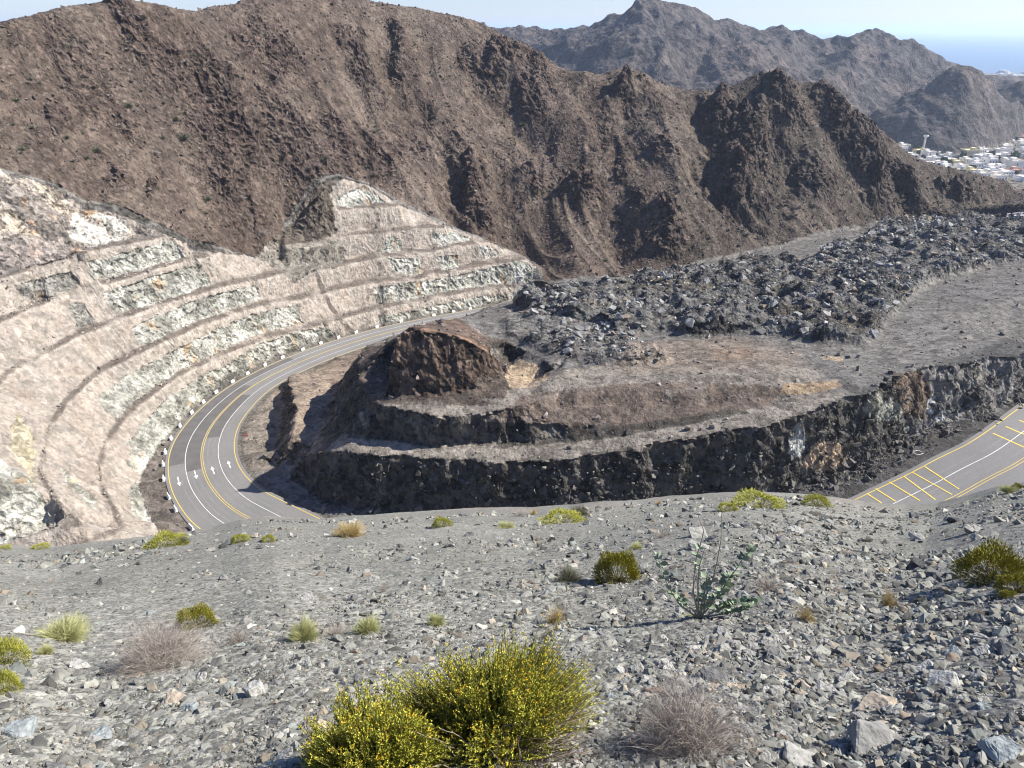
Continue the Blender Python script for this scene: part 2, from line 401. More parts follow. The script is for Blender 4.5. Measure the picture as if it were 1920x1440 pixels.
# --- the spoil mound with its steep shaded face
L([(737,655,-52.6),(743,632,-50),(750,617,-48.9),(800,615,-48.8),(850,627,-50),(880,635,-50.8),(910,651,-52.4),(935,672,-55),(952,692,-57.2),(960,706,-58.6)])
L([(716,733,-60.9),(740,740,-60.6),(760,743,-60.4),(820,742,-59.9),(870,737,-59.2),(915,726,-58.7),(945,714,-58.3)])
_b = []
for q, z_ in (((737,655,-52.6),-61.6), ((743,632,-50),-62), ((750,617,-48.9),-62.6)):
    p = P(*q); _b.append(np.array([p[0]-2.6, p[1]+.6, z_]))
_b.append(np.array([_b[-1][0]-1.5, _b[-1][1]+10, -63.5])); T.extend(dens(_b, 1.3))
L([(792,609,-52),(850,612,-53.5),(890,628,-55),(925,650,-57)])
L([(930,640,-58),(945,636,-58),(985,652,-58),(1030,676,-58),(1055,698,-57.2)])
L([(948,652,-62),(985,672,-62.5),(1010,688,-62.5)]); L([(985,722,-59.5),(1010,712,-61),(1040,706,-60)])
L([(962,700,-60),(955,680,-61.5)])
# --- upper ledge
L2 = [(675,655,-66),(672,690,-64.5),(680,730,-62.8),(690,757,-62),(720,768,-61.8),(800,780,-61.6),(860,784,-61.3),(905,782,-60.7),(950,767,-59.8),(983,750,-59.2),(1033,740,-58.6),(1100,732,-58),(1167,728,-57.5),(1240,723,-57),(1350,722,-56),(1480,730,-55.3)]
L([(930,790,-61.7),(1000,792,-61.9),(1067,794,-61.7),(1100,797,-61.6),(1167,793,-60.9),(1240,783,-60),(1312,774,-59),(1369,760,-58)])
L(L2)
L([(735,645,-63),(700,641,-64.5),(675,655,-66)])
# --- lower ledge
L1 = [(560,858,-75),(600,848,-71.8),(645,846,-69.5),(700,852,-68.6),(800,857,-67.5),(900,864,-66.5),(1000,866,-65.5),(1060,862,-64.5),(1130,852,-63.3),(1200,838,-62),(1275,825,-60.8),(1350,810,-59.5),(1425,799,-58),
      (1481,784,-57),(1537,765,-56),(1560,754,-55.5),(1612,742,-55),(1650,730,-54.3),(1672,705,-53.5),(1706,697,-53.5),(1762,682,-53.5),(1837,675,-54),(1920,667,-54.5),(2060,635,-55),(2200,600,-55)]
L1w = L(L1)
z1 = lambda x: float(np.interp(x, [p[0] for p in L1], [p[2] for p in L1]))
TOE = [(655,800),(667,825),(710,833),(767,837),(817,840),(883,845),(933,840),(1000,838),(1067,833),(1167,823),(1240,807),(1300,797),(1400,780),(1440,768)]
L([(a, b-6, z1(max(a, 645))+.5) for a, b in TOE])
# vertical cliff under the lower ledge: foot set out from the lip
ft = []
n = len(L1w)
for i, p in enumerate(L1w):
    a = L1w[max(0, i-1)]; b = L1w[min(n-1, i+1)]; t = (b-a)[:2]; t = t/np.hypot(*t); nn = np.array([t[1], -t[0]])
    px = L1[i][0]
    zf = float(np.interp(px, [560,640,900,1200,1500,1600,1700,1800,1920,2200], [-80,-79.6,-77,-73,-69,-67.4,-65.5,-64,-62.2,-56]))
    if i >= 2: ft.append((p[0]+nn[0]*3.4, p[1]+nn[1]*3.4, zf))
T.extend(dens(ft, 1.3))
L([(516,868,-81.6),(535,893,-81.2),(570,922,-80.8),(620,948,-80.3)])
# --- terrace by the bend and the torn gully wall beside it
L([(541,703,-83.5),(548,735,-77.8),(556,765,-75.6),(552,800,-75.6),(537,832,-77),(515,850,-80)])
L([(538,705,-85.6),(527,728,-85),(526,750,-84.6),(530,775,-84),(528,805,-83.3),(512,842,-82.3)])
L([(676,652,-87),(655,690,-83),(636,720,-80.8),(618,760,-78.6),(606,800,-77),(590,830,-76)])
for p in [(620,670,-86),(590,700,-83),(580,740,-80),(580,790,-77.6),(570,830,-76.3)]: T.append(P(*p))
# road corridor
for s in range(0, len(road), 2):
    for t in (-1.25, 1.25): T.append(roadpt(s, t)+np.array([0, 0, .05]))
# --- the skyline of the brown range at its distances
SKY = [(-400,60),(-150,55),(0,47),(25,35),(50,25),(75,10),(105,-6),(180,-14),(300,-9),(335,2),(380,7),(410,-4),(470,-9),(560,-12),(650,-9),(665,-2),(690,0),(720,19),(760,29),(800,21),(850,38),(900,45),(945,66),(985,80),(1005,97),(1050,128),(1080,134),(1100,126),
       (1130,143),(1160,126),(1190,128),(1230,155),(1300,169),(1340,172),(1380,160),(1400,148),(1430,130),(1460,139),(1500,158),(1520,152),(1545,158),(1580,183),(1620,222),(1660,247),(1700,292),(1760,309),(1830,324),(1850,330),(1880,335),(1920,336),(2100,334)]
Dr = lambda x: float(np.interp(x, [-400,0,105,350,500,650,720,850,1000,1100,1200,1430,1545,1660,1760,1850,1920,2100], [262,250,262,285,325,385,395,400,388,378,386,405,415,425,432,442,465,480]))
sk = [Q(a, b-(14 if a < 70 else 5), Dr(a)) for a, b in SKY]
T.extend(dens(sk, 4))
for sc, dz in ((1.1, -18), (1.35, -75), (2.2, -150)):
    for p in sk: T.append(np.array([p[0]*sc, p[1]*sc, p[2]+dz]))
T += [np.array(p, float) for p in [(-330,20,-85),(0,20,-85),(300,20,-60),(-150,60,-84),(-90,60,-83),(-60,80,-81),(-40,70,-80),(0,60,-78),(60,60,-72),(120,90,-64),(200,140,-56),(300,200,-55),(-330,100,-70),(420,300,-58),(460,100,-60)]]

VF = Field(-330, 470, 40, 640, .5)
VF.tin(T, -150)
print('tin done', len(T))
fill = VF.Z < -149
base = VF.Z
BEIGE = [(-900,640),(0,517),(50,503),(77,498),(117,487),(160,470),(207,457),(267,447),(307,439),(335,450),(367,473),(400,473),(480,482),(520,505),(552,530),(590,508),(640,498),(650,470),(633,445),(625,400),(620,350),(640,336),(690,347),(747,382),(833,422),(900,448),(980,480),(1004,500),(1002,522),(987,542),(962,564),(903,579),(820,593),(703,615),(600,644),(533,669),(433,720),(380,755),(333,797),(300,830),(262,900),(275,960),(310,1010),(0,1100),(-900,1300)]
_px, _py = proj(VF.X, VF.Y, base); wk = 1-.72*blur(inpoly(_px, _py, BEIGE).astype(np.float32), 2)
ww1 = (fbm(VF.X/5.5, VF.Y/5.5, 11.1, 4)*1.5*wk).astype(np.float32); ww2 = (fbm(VF.X/5.5, VF.Y/5.5, 21.1, 4)*1.5*wk).astype(np.float32)
base = VF.Z = VF.sample(VF.X+ww1, VF.Y+ww2).astype(np.float32)      # real lips and toes wander
ppx, ppy = proj(VF.X, VF.Y, base)
wx = VF.X; wy = VF.Y
MT = [(-900,-900),(-900,290)]+[(a, b-2) for a, b in UT]+[(405,474),(480,484),(530,505),(560,500),(535,462),(545,425),(575,392),(605,345),(637,331),(690,345),(747,381),(833,421),(900,448),(980,478),(1006,500),(1012,530)]+[(a, b) for a, b, c in M0]+[(2900,250),(2900,-900)]
mt = inpoly(ppx, ppy, MT) | (np.hypot(wx, wy) > 300) & (ppy < 420)
mt = mt.astype(np.float32); msoft = blur(mt, 5)
Zs = blur(base, 6); VF.Z = base*(1-msoft)+Zs*msoft
VF.Z = blur(VF.Z, .45)
msk = sstep(.55, 1.0, msoft)
# ravines and rock spurs of the brown range: (pixels, height, half width m)
SP = [([(868,262),(880,300),(886,350),(896,400),(905,445)], 10, 9, 1), ([(455,150),(425,205),(425,260),(440,325),(432,385)], 8, 13, 1),
      ([(636,55),(668,98),(690,150),(715,205)], 7, 8, 1), ([(748,45),(757,85),(752,120)], 6, 6, 1), ([(935,85),(946,120),(940,155)], 9, 8, 1),
      ([(1163,128),(1172,150),(1180,178)], 10, 6, 1), ([(1190,130),(1196,160)], 7, 5, 1), ([(1332,178),(1345,205),(1370,245),(1385,285)], 10, 10, 1),
      ([(1430,135),(1424,190),(1405,260),(1388,330),(1370,380)], 13, 16, 1), ([(1452,140),(1475,185),(1490,240)], 8, 10, 1),
      ([(1520,160),(1560,212),(1600,270),(1650,335),(1705,395)], 10, 11, 1), ([(1600,215),(1650,290),(1700,340),(1740,385)], 8, 10, 1),
      ([(1765,305),(1785,345),(1800,380)], 8, 11, 1), ([(1855,325),(1868,345)], 6, 9, 1), ([(800,200),(810,235)], 5, 5, 1), ([(1072,335),(1100,372),(1112,405)], 7, 7, 1),
      ([(1235,380),(1258,425),(1268,468)], 7, 8, 1), ([(612,345),(588,385),(562,425)], 8, 8, 1), ([(205,335),(235,350),(258,368)], 4.5, 6, 1), ([(295,365),(320,388)], 4, 5, 1),
      ([(215,20),(262,40),(290,70)], 5, 7, 1), ([(1225,295),(1290,300)], 4, 7, 1), ([(1150,290),(1175,330)], 4, 6, 1), ([(1545,290),(1530,340),(1540,390)], 6, 8, 1), ([(100,210),(160,250)], 3.5, 7, 1),
      ([(985,290),(1010,330),(1040,365)], 4, 6, 1), ([(640,230),(655,300)], 3, 7, 1), ([(1200,340),(1215,400)], 4, 7, 1), ([(550,180),(530,260),(520,330)], 3.5, 12, 1), ([(1130,215),(1150,260)], 3.5, 6, 1),
      ([(400,120),(395,200),(398,270),(412,340),(432,395),(475,445),(540,492)], -10, 16, 0), ([(832,285),(842,350),(868,410),(895,440)], -8, 9, 0), ([(925,160),(985,240),(1040,310),(1062,345)], -5, 10, 0),
      ([(1130,330),(1150,400),(1168,478)], -5, 10, 0), ([(1490,250),(1450,320),(1440,380),(1475,440)], -7, 12, 0), ([(1640,260),(1680,340),(1712,405)], -9, 10, 0), ([(1300,180),(1318,240),(1330,300)], -7, 10, 0),
      ([(745,130),(790,200),(835,290)], -4, 9, 0), ([(560,330),(520,400),(515,470)], -5, 9, 0), ([(1205,170),(1170,230),(1120,280)], -4, 10, 0), ([(640,110),(670,170),(640,240)], -4, 9, 0), ([(200,60),(230,150),(300,260),(380,370)], -5, 14, 0), ([(1075,145),(1140,250),(1148,350)], -5, 8, 0), ([(1280,285),(1310,340),(1375,390),(1445,425)], -6, 9, 0), ([(1560,235),(1600,310),(1640,380),(1650,410)], -6, 8, 0), ([(1385,200),(1350,280),(1330,350),(1350,430)], -6, 9, 0),
      ([(60,80),(120,170),(230,270),(330,350)], -4, 12, 0), ([(700,60),(760,160),(800,240)], -5, 8, 0), ([(860,60),(880,120),(930,190)], -5, 8, 0), ([(1010,110),(1000,170),(1030,230)], 6, 8, 1), ([(870,70),(905,130),(915,170)], 6, 8, 1), ([(960,260),(935,320),(950,400)], -4, 9, 0), ([(600,60),(580,130),(530,200)], -5, 10, 0), ([(530,40),(500,110),(470,150)], 5, 12, 1), ([(300,60),(330,130),(370,190)], 5, 12, 1), ([(690,330),(720,300),(740,250)], 3, 8, 1)]
crag = np.zeros_like(VF.Z); add = np.zeros_like(VF.Z)
wrp = fbm(wx/9, wy/9, 3.3, 3)*5; wrp2 = fbm(wx/9, wy/9, 8.3, 3)*5
jag = ridged(wx/9, wy/11, 1.1, 3)
for pts, hgt, wd, up in SP:
    lw = [VF.lift(a, b, 150, 600) for a, b in pts]; lw = [p for p in lw if p is not None]
    if len(lw) < 2: print('spur lost', pts[0]); continue
    dd, tt = linedist(wx+wrp, wy+wrp2, [(p[0], p[1]) for p in lw], wd*2.2)
    pr = np.clip(1-dd/(wd*1.25), 0, 1); env = np.minimum(1, np.minimum(tt*5+.10, (1-tt)*4))
    if up:
        add += hgt*(.85 if hgt > 6.5 else .6)*env*(pr**1.2)*(.55+.8*jag); crag = np.maximum(crag, pr*env)
    else:
        add += hgt*.8*env*sstep(0, 1, pr)*(.8+.3*jag)
ra = .86*wx+.5*wy; rb_ = -.5*wx+.86*wy; lw_ = fbm(wx/70, wy/70, 2, 2)
lobes = ridged(ra/52+lw_*.5, rb_/190, 4.4, 2)+.35*(ridged(ra/17+lw_*1.2, rb_/75, 9.4, 2)-.5)
fine = fbm(wx/13, wy/22, 6.6, 4)
out = fbm(wx/26, wy/34, 9.1, 4)                       # where bare rock breaks through
outc = sstep(.24, .46, out)
steps = ridged(wx/6.5+wrp*.08, wy/8.5, 7.7, 4)
rdg, _ = linedist(wx, wy, [(p[0], p[1]) for p in sk], 60); rk_ = sstep(4, 42, np.minimum(rdg, 60))*(1-.35*sstep(-40, -110, wx))
VF.Z += msk*(add+(lobes-.55)*9.5*rk_+fine*1.0+outc*(steps-.35)*1.2)
crag = np.clip(np.maximum(crag*1.3*(.45+jag), outc*.8), 0, 1)
# rubble heaps tipped over the plateau
RUB = [[(1035,560),(1120,540),(1230,520),(1330,505),(1400,490),(1465,485),(1520,505),(1545,470),(1610,460),(1640,430),(1720,410),(1800,400),(1920,385),(2200,350),(2200,470),(1920,490),(1850,500),(1760,525),(1700,560),(1660,600),(1625,650),(1560,645),(1480,635),(1400,625),(1310,630),(1210,625),(1160,640),(1110,615),(1030,600),(960,570)],
       [(940,600),(1000,590),(1110,610),(1180,640),(1240,655),(1265,680),(1200,685),(1130,685),(1075,680),(1040,672),(1000,650),(945,635)]]
ppx, ppy = proj(VF.X, VF.Y, VF.Z)
rub = (inpoly(ppx, ppy, RUB[0])).astype(np.float32)*(1-mt); rub2 = (inpoly(ppx, ppy, RUB[1]) & (mt < .5)).astype(np.float32)*.55
rubs = np.maximum(blur(rub, 3), blur(rub2, 2)); rubs = sstep(.1, .9, rubs)
c1, _ = worley2(wx/9+wrp*.1, wy/11+wrp2*.1); c2, _ = worley2(wx/4.5+3, wy/5+7)
heap = np.clip(1-c1*1.25, 0, 1)*3.4+np.clip(1-c2*1.2, 0, 1)*1.3
VF.Z += rubs*(heap+.6+fbm(wx/25, wy/25, 5, 2)*2)*np.where(rub2 > 0, .8, 1)
# flatten under the carriageway and its verge
rd, rt = linedist(wx, wy, road[:, :2], 16)
rz = np.interp(rt*(len(road)-1), np.arange(len(road)), road[:, 2]); rw = np.interp(rt*(len(road)-1), np.arange(len(road)), road[:, 3])
k = 1-sstep(rw+1.0, rw+3.0, rd); k[rd > 1e5] = 0
VF.Z = VF.Z*(1-k)+(rz-.12)*k
VF.rub = rubs; VF.crag = crag; VF.msk = msk; VF.rd = np.where(rd > 1e5, 99, rd-rw)
print('field done')

# ------------------------------------------------------------------ the valley mesh
NC, NR = 1350, 1300
X, Y, Z = polar_mesh(VF, -47, 47, NC, 62, 640, .25, NR)
X = X.astype(np.float32); Y = Y.astype(np.float32); Z = Z.astype(np.float32)
Nn = gnormals(X, Y, Z).astype(np.float32)
px, py = proj(X, Y, Z)
jx = fbm(X/3, Y/3, Z/3, 3)*5; jy = fbm(X/3+40, Y/3, Z/3, 3)*4
qx = px+jx; qy = py+jy
m_ = VF.sample(X, Y, VF.msk); cr = VF.sample(X, Y, VF.crag); ru = VF.sample(X, Y, VF.rub); rdv = VF.sample(X, Y, VF.rd)
steep = np.sqrt(np.clip(1-Nn[..., 2]**2, 0, 1))             # 0 flat .. 1 wall
beige = inpoly(qx, qy, BEIGE) & (Y > 60)
z3 = lambda pts, x0=0, y0=320, s=3.: [(x0+a/s, y0+b/s) for a, b in pts]
EXP = [z3([(80,640),(400,570),(450,640),(210,745),(110,690)]), z3([(480,515),(600,500),(780,440),(980,390),(1040,480),(860,540),(720,580),(530,610)]), z3([(580,690),(840,600),(1140,520),(1185,645),(980,710),(820,765),(650,805)]),
       z3([(390,760),(470,735),(535,850),(430,885)]), z3([(730,885),(880,820),(1100,730),(1270,680),(1440,645),(1475,720),(1200,810),(1000,890),(900,950),(790,980)]),
       z3([(540,1290),(700,1160),(860,1070),(1000,1000),(1160,920),(1300,860),(1420,810),(1680,750),(1700,850),(1480,915),(1330,965),(1230,1025),(1100,1075),(870,1210),(760,1300),(650,1395)]),
       z3([(700,1540),(800,1440),(960,1280),(1120,1160),(1300,1080),(1480,970),(1600,930),(1750,890),(1840,890),(1900,925),(1600,1040),(1400,1130),(1250,1230),(1100,1330),(1000,1440),(900,1560)]),
       [(262,800),(320,740),(372,750),(325,815),(284,855),(265,890),(240,870)], [(238,920),(262,900),(272,935),(292,985),(250,965)], [(20,800),(35,775),(65,815),(68,910),(20,845)], [(105,870),(140,895),(180,935),(178,958),(130,915)],
       z3([(830,660),(1200,610),(1450,560),(1680,500),(1750,560),(1730,620),(1560,635),(1300,670),(1000,735),(860,750)], 420), z3([(870,820),(1100,785),(1350,720),(1620,690),(1760,600),(1760,640),(1560,740),(1450,775),(1200,825),(880,870)], 420),
       z3([(880,430),(930,370),(1000,380),(1000,450),(890,465)], 420), z3([(920,490),(1090,495),(1120,575),(1060,590),(950,560)], 420), z3([(1160,350),(1290,340),(1390,390),(1200,430)], 420),
       z3([(1200,480),(1320,475),(1320,545),(1220,560)], 420), z3([(1420,430),(1480,425),(1560,460),(1480,500)], 420), z3([(630,200),(640,160),(780,85),(860,130),(900,180),(700,205)], 420), [(-900,960),(-20,850),(60,900),(110,985),(0,1020),(-900,1100)]]
expo = np.zeros(X.shape, bool)
for e in EXP: expo |= inpoly(qx, qy, e)
expo &= beige
strip = np.full(X.shape, 99., np.float32)
for k_, ln in bench.items():
    d_, _ = linedist(px, py, ln, 14); strip = np.minimum(strip, d_)
for ln in (b4c, b5c):
    d_, _ = linedist(px, py, ln, 10); strip = np.minimum(strip, d_*1.15)
DG = [(500,455),(540,425),(560,395),(600,343),(628,340),(634,440),(652,470),(641,500),(588,508),(552,530),(520,505),(480,484)]
UL = [(-900,280)]+[(a, b) for a, b in UT]+[(335,450),(307,437),(267,445),(207,455),(160,468),(117,485),(77,496),(50,501),(0,515),(-900,640)]
dg = inpoly(qx, qy, DG) & ~beige; ul = inpoly(qx, qy, UL) & ~beige
brown = (m_ > .5) & ~beige & ~ul & ~dg
along = np.arctan2(Y-140, X+20)*75; rill = fbm(along/1.5, np.hypot(X+20, Y-140)/11, Z/9, 4); lay = fbm(along/40, 3, Z/1.3, 3)
# --- displacement: broken rock, softened sprayed concrete, gravel
n1 = fbm(X/5, Y/5, Z/5, 4); n2 = fbm(X/1.3, Y/1.3, Z/1.3, 3)
rk = ridged(X/3.2, Y/3.2, Z/3.6, 4); rs = ridged(X/2.4, Y/2.4, Z/4.2, 4)
inner = (~beige) & (~brown) & (~ul) & (~dg)
cliff = inner*sstep(.62, .85, steep)*(rdv > 1.5)
disp = np.zeros(X.shape, np.float32)
far = np.clip((np.hypot(X, Y)-150)/250, 0, 1)
bn = brown.astype(np.float32)
rb = ridged(X/5.5+n1*.3, Y/5.5, Z/5.5, 3)
disp += bn*(n1*.20+n2*.20+cr*(rk-.35)*2.0+cr*(rb-.4)*1.8+np.clip(fbm(X/.9, Y/.9, Z/.9, 2)-.25, 0, 1)*.8)
disp += beige*(~expo)*(rill*.28+(rk-.4)*.30+n2*.22+fbm(X/7, Y/7, Z/9, 2)*.4)
disp += expo*((rk-.45)*1.15+n2*.5-.2)
disp += (ul | dg)*((rk-.4)*1.2+n1*.5+n2*.3)*np.where(dg & (py > 445), .35, 1)
disp += inner*(1-cliff)*(n2*.10+n1*.10)*(rdv > 1)
blk, _ = worley2((X+Y*.4)/2.1+n1, Z/2.6+n1*.7)
disp -= cliff*np.clip(rs*.55+(rk-.2)*.5+(.55-blk)*.9+n1*.35, -.1, 1.5)*.95
disp += ru*np.clip(n2+.1, 0, 1)*.7
disp *= sstep(.6, 2.2, rdv)
# --- colours (the ground's own)
def mixc(c, m, rgb):
    m = np.asarray(m, np.float32)[..., None]; return c*(1-m)+np.array(rgb, np.float32)*m
big = fbm(X/30, Y/30, Z/30, 4); med = fbm(X/6, Y/6, Z/6, 4); sml = fbm(X/1.1, Y/1.1, Z/1.1, 3); crk = ridged(X/2.2, Y/2.2, Z/2.8, 4)
c = np.zeros(X.shape+(3,), np.float32)+np.array([.150, .142, .128], np.float32)
c = mixc(c, sstep(-.2, .5, big), (.145, .138, .127))
c = mixc(c, ru*.85, (.118, .115, .106)); c = mixc(c, ru*sstep(.1, .5, big+med*.4), (.10, .088, .07))
# brown range
cb = np.zeros_like(c)+np.array([.124, .095, .074], np.float32)
cb = mixc(cb, sstep(-.1, .5, big), (.138, .110, .088)); cb = mixc(cb, sstep(.0, .6, -big), (.092, .068, .052))
cb = mixc(cb, sstep(.1, .45, med)*.6, (.175, .135, .105)); cb = mixc(cb, sstep(1120, 1450, px)*.8, (.078, .068, .055))
scr = fbm((.86*X+.5*Y)/8+n1*.4, (-.5*X+.86*Y)/60, Z/60, 4); cb = mixc(cb, sstep(.05, .4, scr)*.55*(1-cr), (.185, .148, .118)); cb = mixc(cb, sstep(.08, .4, -scr)*.5, (.080, .060, .050))
cb *= .82
cb = mixc(cb, cr*sstep(.3, .6, crk)*.8, (.075, .052, .046)); cb = mixc(cb, sstep(.3, .55, sml)*.5, (.20, .165, .14))
fll = inner*sstep(.45, .25, steep)*inpoly(px, py, [(620,760),(960,745),(1000,800),(1300,790),(1580,735),(1600,760),(1400,815),(1240,850),(1000,875),(620,870)]); 
c = mixc(c, bn, (0, 0, 0))+cb*bn[..., None]
# sprayed concrete
be = beige.astype(np.float32)
cc = np.zeros_like(c)+np.array([.395, .352, .300], np.float32)
cc = mixc(cc, sstep(-.1, .5, med), (.36, .305, .25)); cc = mixc(cc, sstep(.1, .6, -med)*.7, (.51, .42, .35))
cc = mixc(cc, sstep(.12, .45, rill)*.30, (.30, .262, .222)); cc = mixc(cc, sstep(.1, .4, -rill)*.25, (.46, .415, .36)); cc = mixc(cc, sstep(.1, .35, fbm(X/2.1+7, Y/2.1, Z/1.6, 4))*.45, (.285, .265, .228)); cc = mixc(cc, sstep(.6, .82, crk)*.35, (.22, .195, .165))
gd, _ = linedist(qx, qy, [(588,500),(603,540),(618,570),(634,595),(656,622)], 14); cc = mixc(cc, sstep(6, 2.5, gd), (.15, .125, .105)); cc = mixc(cc, sstep(.15, .45, lay)*.3, (.33, .29, .24))
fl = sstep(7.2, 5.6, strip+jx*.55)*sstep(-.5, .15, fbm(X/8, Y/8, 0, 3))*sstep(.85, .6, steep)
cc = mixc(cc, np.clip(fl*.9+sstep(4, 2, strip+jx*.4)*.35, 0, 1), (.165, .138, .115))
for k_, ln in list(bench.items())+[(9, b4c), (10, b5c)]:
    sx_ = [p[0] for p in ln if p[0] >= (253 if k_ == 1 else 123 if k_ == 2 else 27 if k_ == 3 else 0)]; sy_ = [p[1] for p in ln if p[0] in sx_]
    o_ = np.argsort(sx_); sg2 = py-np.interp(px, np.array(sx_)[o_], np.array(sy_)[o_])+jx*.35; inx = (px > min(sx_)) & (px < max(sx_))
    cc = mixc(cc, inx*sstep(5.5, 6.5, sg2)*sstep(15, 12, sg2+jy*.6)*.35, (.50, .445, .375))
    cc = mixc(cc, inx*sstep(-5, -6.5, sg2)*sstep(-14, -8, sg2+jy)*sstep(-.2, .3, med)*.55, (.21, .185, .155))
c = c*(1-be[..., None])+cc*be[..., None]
# bare rock windows
ce = np.zeros_like(c)+np.array([.40, .40, .345], np.float32)
ce = mixc(ce, sstep(-.1, .4, med), (.54, .53, .47)); ce = mixc(ce, sstep(.05, .5, -med)*.8, (.25, .24, .20))
ce = mixc(ce, sstep(.55, .8, crk)*.55, (.15, .14, .115)); ce = mixc(ce, sstep(.1, .4, rill)*.4, (.27, .26, .225)); ce = mixc(ce, sstep(.35, .6, fbm(X/5+9, Y/5, Z/9, 3))*.7, (.42, .28, .15))
ex = expo.astype(np.float32)
for e in (EXP[0], EXP[3]): ce = mixc(ce, inpoly(qx, qy, e)*.6, (.19, .175, .155))
ce = mixc(ce, inpoly(qx, qy, EXP[9])*.5, (.36, .29, .15))
c = c*(1-ex[..., None])+ce*ex[..., None]
# raw slope, upper left
cu = np.zeros_like(c)+np.array([.215, .19, .165], np.float32)
strk = fbm((X+Z)/3, (Y-Z)/14, Z/14, 4)
cu = mixc(cu, sstep(0, .35, strk), (.42, .36, .28)); cu = mixc(cu, sstep(.05, .4, -strk)*.8, (.13, .115, .10)); cu = mixc(cu, sstep(.25, .5, med)*.7, (.42, .27, .16))
cu = mixc(cu, inpoly(qx, qy, [(135,410),(190,400),(235,415),(240,450),(200,455),(150,465),(130,440)])*sstep(-.4, .2, strk), (.42, .40, .35))
cu = mixc(cu, inpoly(qx, qy, [(-300,470),(60,440),(130,470),(110,485),(0,516),(-300,560)])*.8, (.20, .175, .155))
u_ = ul.astype(np.float32)[..., None]; c = c*(1-u_)+cu*u_
cd = mixc(np.zeros_like(c)+np.array([.092, .077, .060], np.float32), sstep(.1, .5, med), (.135, .118, .094))
dlo = dg*sstep(-3, 3, qy-np.interp(px, [500,540,593,633,670], [466,463,457,443,437])); cd = mixc(cd, dlo, (.150, .138, .115)); cd = mixc(cd, dg*sstep(6, 3, np.abs(qy-np.interp(px, [500,540,593,633,670], [466,463,457,443,437]))), (.23, .205, .17))
u_ = dg.astype(np.float32)[..., None]; c = c*(1-u_)+cd*u_
# the island between the two arms of the road
inn = inner.astype(np.float32)
def zone(poly, rgb, a=1., nz=None):
    global c
    m = inpoly(qx, qy, poly)*inn*a
    if nz is not None: m = m*nz
    c = mixc(c, m, rgb)
front = (px < 1500)
zone([(560,560),(860,598),(930,640),(970,700),(1100,690),(1300,640),(1500,660),(1560,740),(1480,790),(1240,850),(1000,880),(640,860),(560,870)], (.23, .20, .165), .85)
zone([(900,790),(1000,735),(1240,715),(1480,725),(1440,760),(1240,800),(1060,815),(930,825)], (.150, .116, .092), .9, sstep(-.7, -.1, med))
zone([(1180,640),(1400,632),(1500,660),(1480,690),(1300,700),(1150,700)], (.20, .162, .127), .7)
zone([(1330,655),(1400,650),(1420,668),(1340,680)], (.25, .175, .12), .5)
zone([(1470,720),(1570,712),(1580,724),(1520,738),(1460,740)], (.33, .24, .15), .9)
zone([(1540,668),(1585,670),(1575,677),(1545,676)], (.36, .27, .17), .9)
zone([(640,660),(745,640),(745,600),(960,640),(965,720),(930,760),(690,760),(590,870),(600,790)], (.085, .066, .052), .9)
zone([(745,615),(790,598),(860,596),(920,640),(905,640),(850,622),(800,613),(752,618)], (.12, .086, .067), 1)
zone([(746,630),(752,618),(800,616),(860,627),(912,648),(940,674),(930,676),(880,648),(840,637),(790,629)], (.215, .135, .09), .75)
zone([(945,700),(975,672),(1010,690),(1030,708),(1000,728),(955,728)], (.40, .31, .21), .9)
zone([(650,690),(600,640),(700,640),(680,655)], (.17, .15, .125), .9)
zone([(480,700),(700,636),(650,700),(625,760),(600,840),(500,880),(430,880),(430,780)], (.235, .185, .14), .9)
zone([(440,860),(438,800),(480,745),(510,740),(520,850),(520,900)], (.175, .155, .13), .8)
c = mixc(c, fll*.8, (.245, .22, .185))
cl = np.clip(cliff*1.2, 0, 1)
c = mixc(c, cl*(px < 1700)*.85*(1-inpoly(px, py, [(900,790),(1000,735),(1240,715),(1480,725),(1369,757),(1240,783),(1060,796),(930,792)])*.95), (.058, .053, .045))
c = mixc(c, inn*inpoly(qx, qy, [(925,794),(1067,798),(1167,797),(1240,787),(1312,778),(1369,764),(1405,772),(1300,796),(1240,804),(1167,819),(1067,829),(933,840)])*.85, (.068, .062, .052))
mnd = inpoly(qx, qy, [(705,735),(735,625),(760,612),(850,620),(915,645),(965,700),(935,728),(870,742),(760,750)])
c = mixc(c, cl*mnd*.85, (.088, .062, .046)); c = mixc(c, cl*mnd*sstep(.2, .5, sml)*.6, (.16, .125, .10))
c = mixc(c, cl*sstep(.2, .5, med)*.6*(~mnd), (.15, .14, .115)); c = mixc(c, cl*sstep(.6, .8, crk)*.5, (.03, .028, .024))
zone([(1505,880),(1520,850),(1545,832),(1572,825),(1590,850),(1600,870),(1560,885)], (.30, .225, .155), .9)
zone([(1478,850),(1490,800),(1498,790),(1515,830),(1510,852),(1485,862)], (.40, .40, .37), .8, crk > .35)
zone([(1640,740),(1668,738),(1700,770),(1690,790),(1640,790),(1620,770)], (.24, .235, .19), .8)
zone([(1750,740),(1760,735),(1775,790),(1762,795),(1745,770)], (.55, .55, .52), .9, crk > .3)
zone([(1675,700),(1730,695),(1750,740),(1740,790),(1700,780)], (.11, .075, .05), .8)
# dark crushed verge along the road
vg = sstep(11, 8, rdv)*inn*(px > 1200)*(steep < .6)
c = mixc(c, vg*.9, (.075, .072, .068))
c = mixc(c, sstep(2.3, 1.6, rdv+jx*.08)*(px < 960)*(py > 560)*.9, (.13, .118, .10))
c = mixc(c, inpoly(qx, qy, [(322,812),(316,900),(360,1010),(296,1000),(270,935),(262,900),(282,858),(300,838)])*.95, (.135, .115, .098))
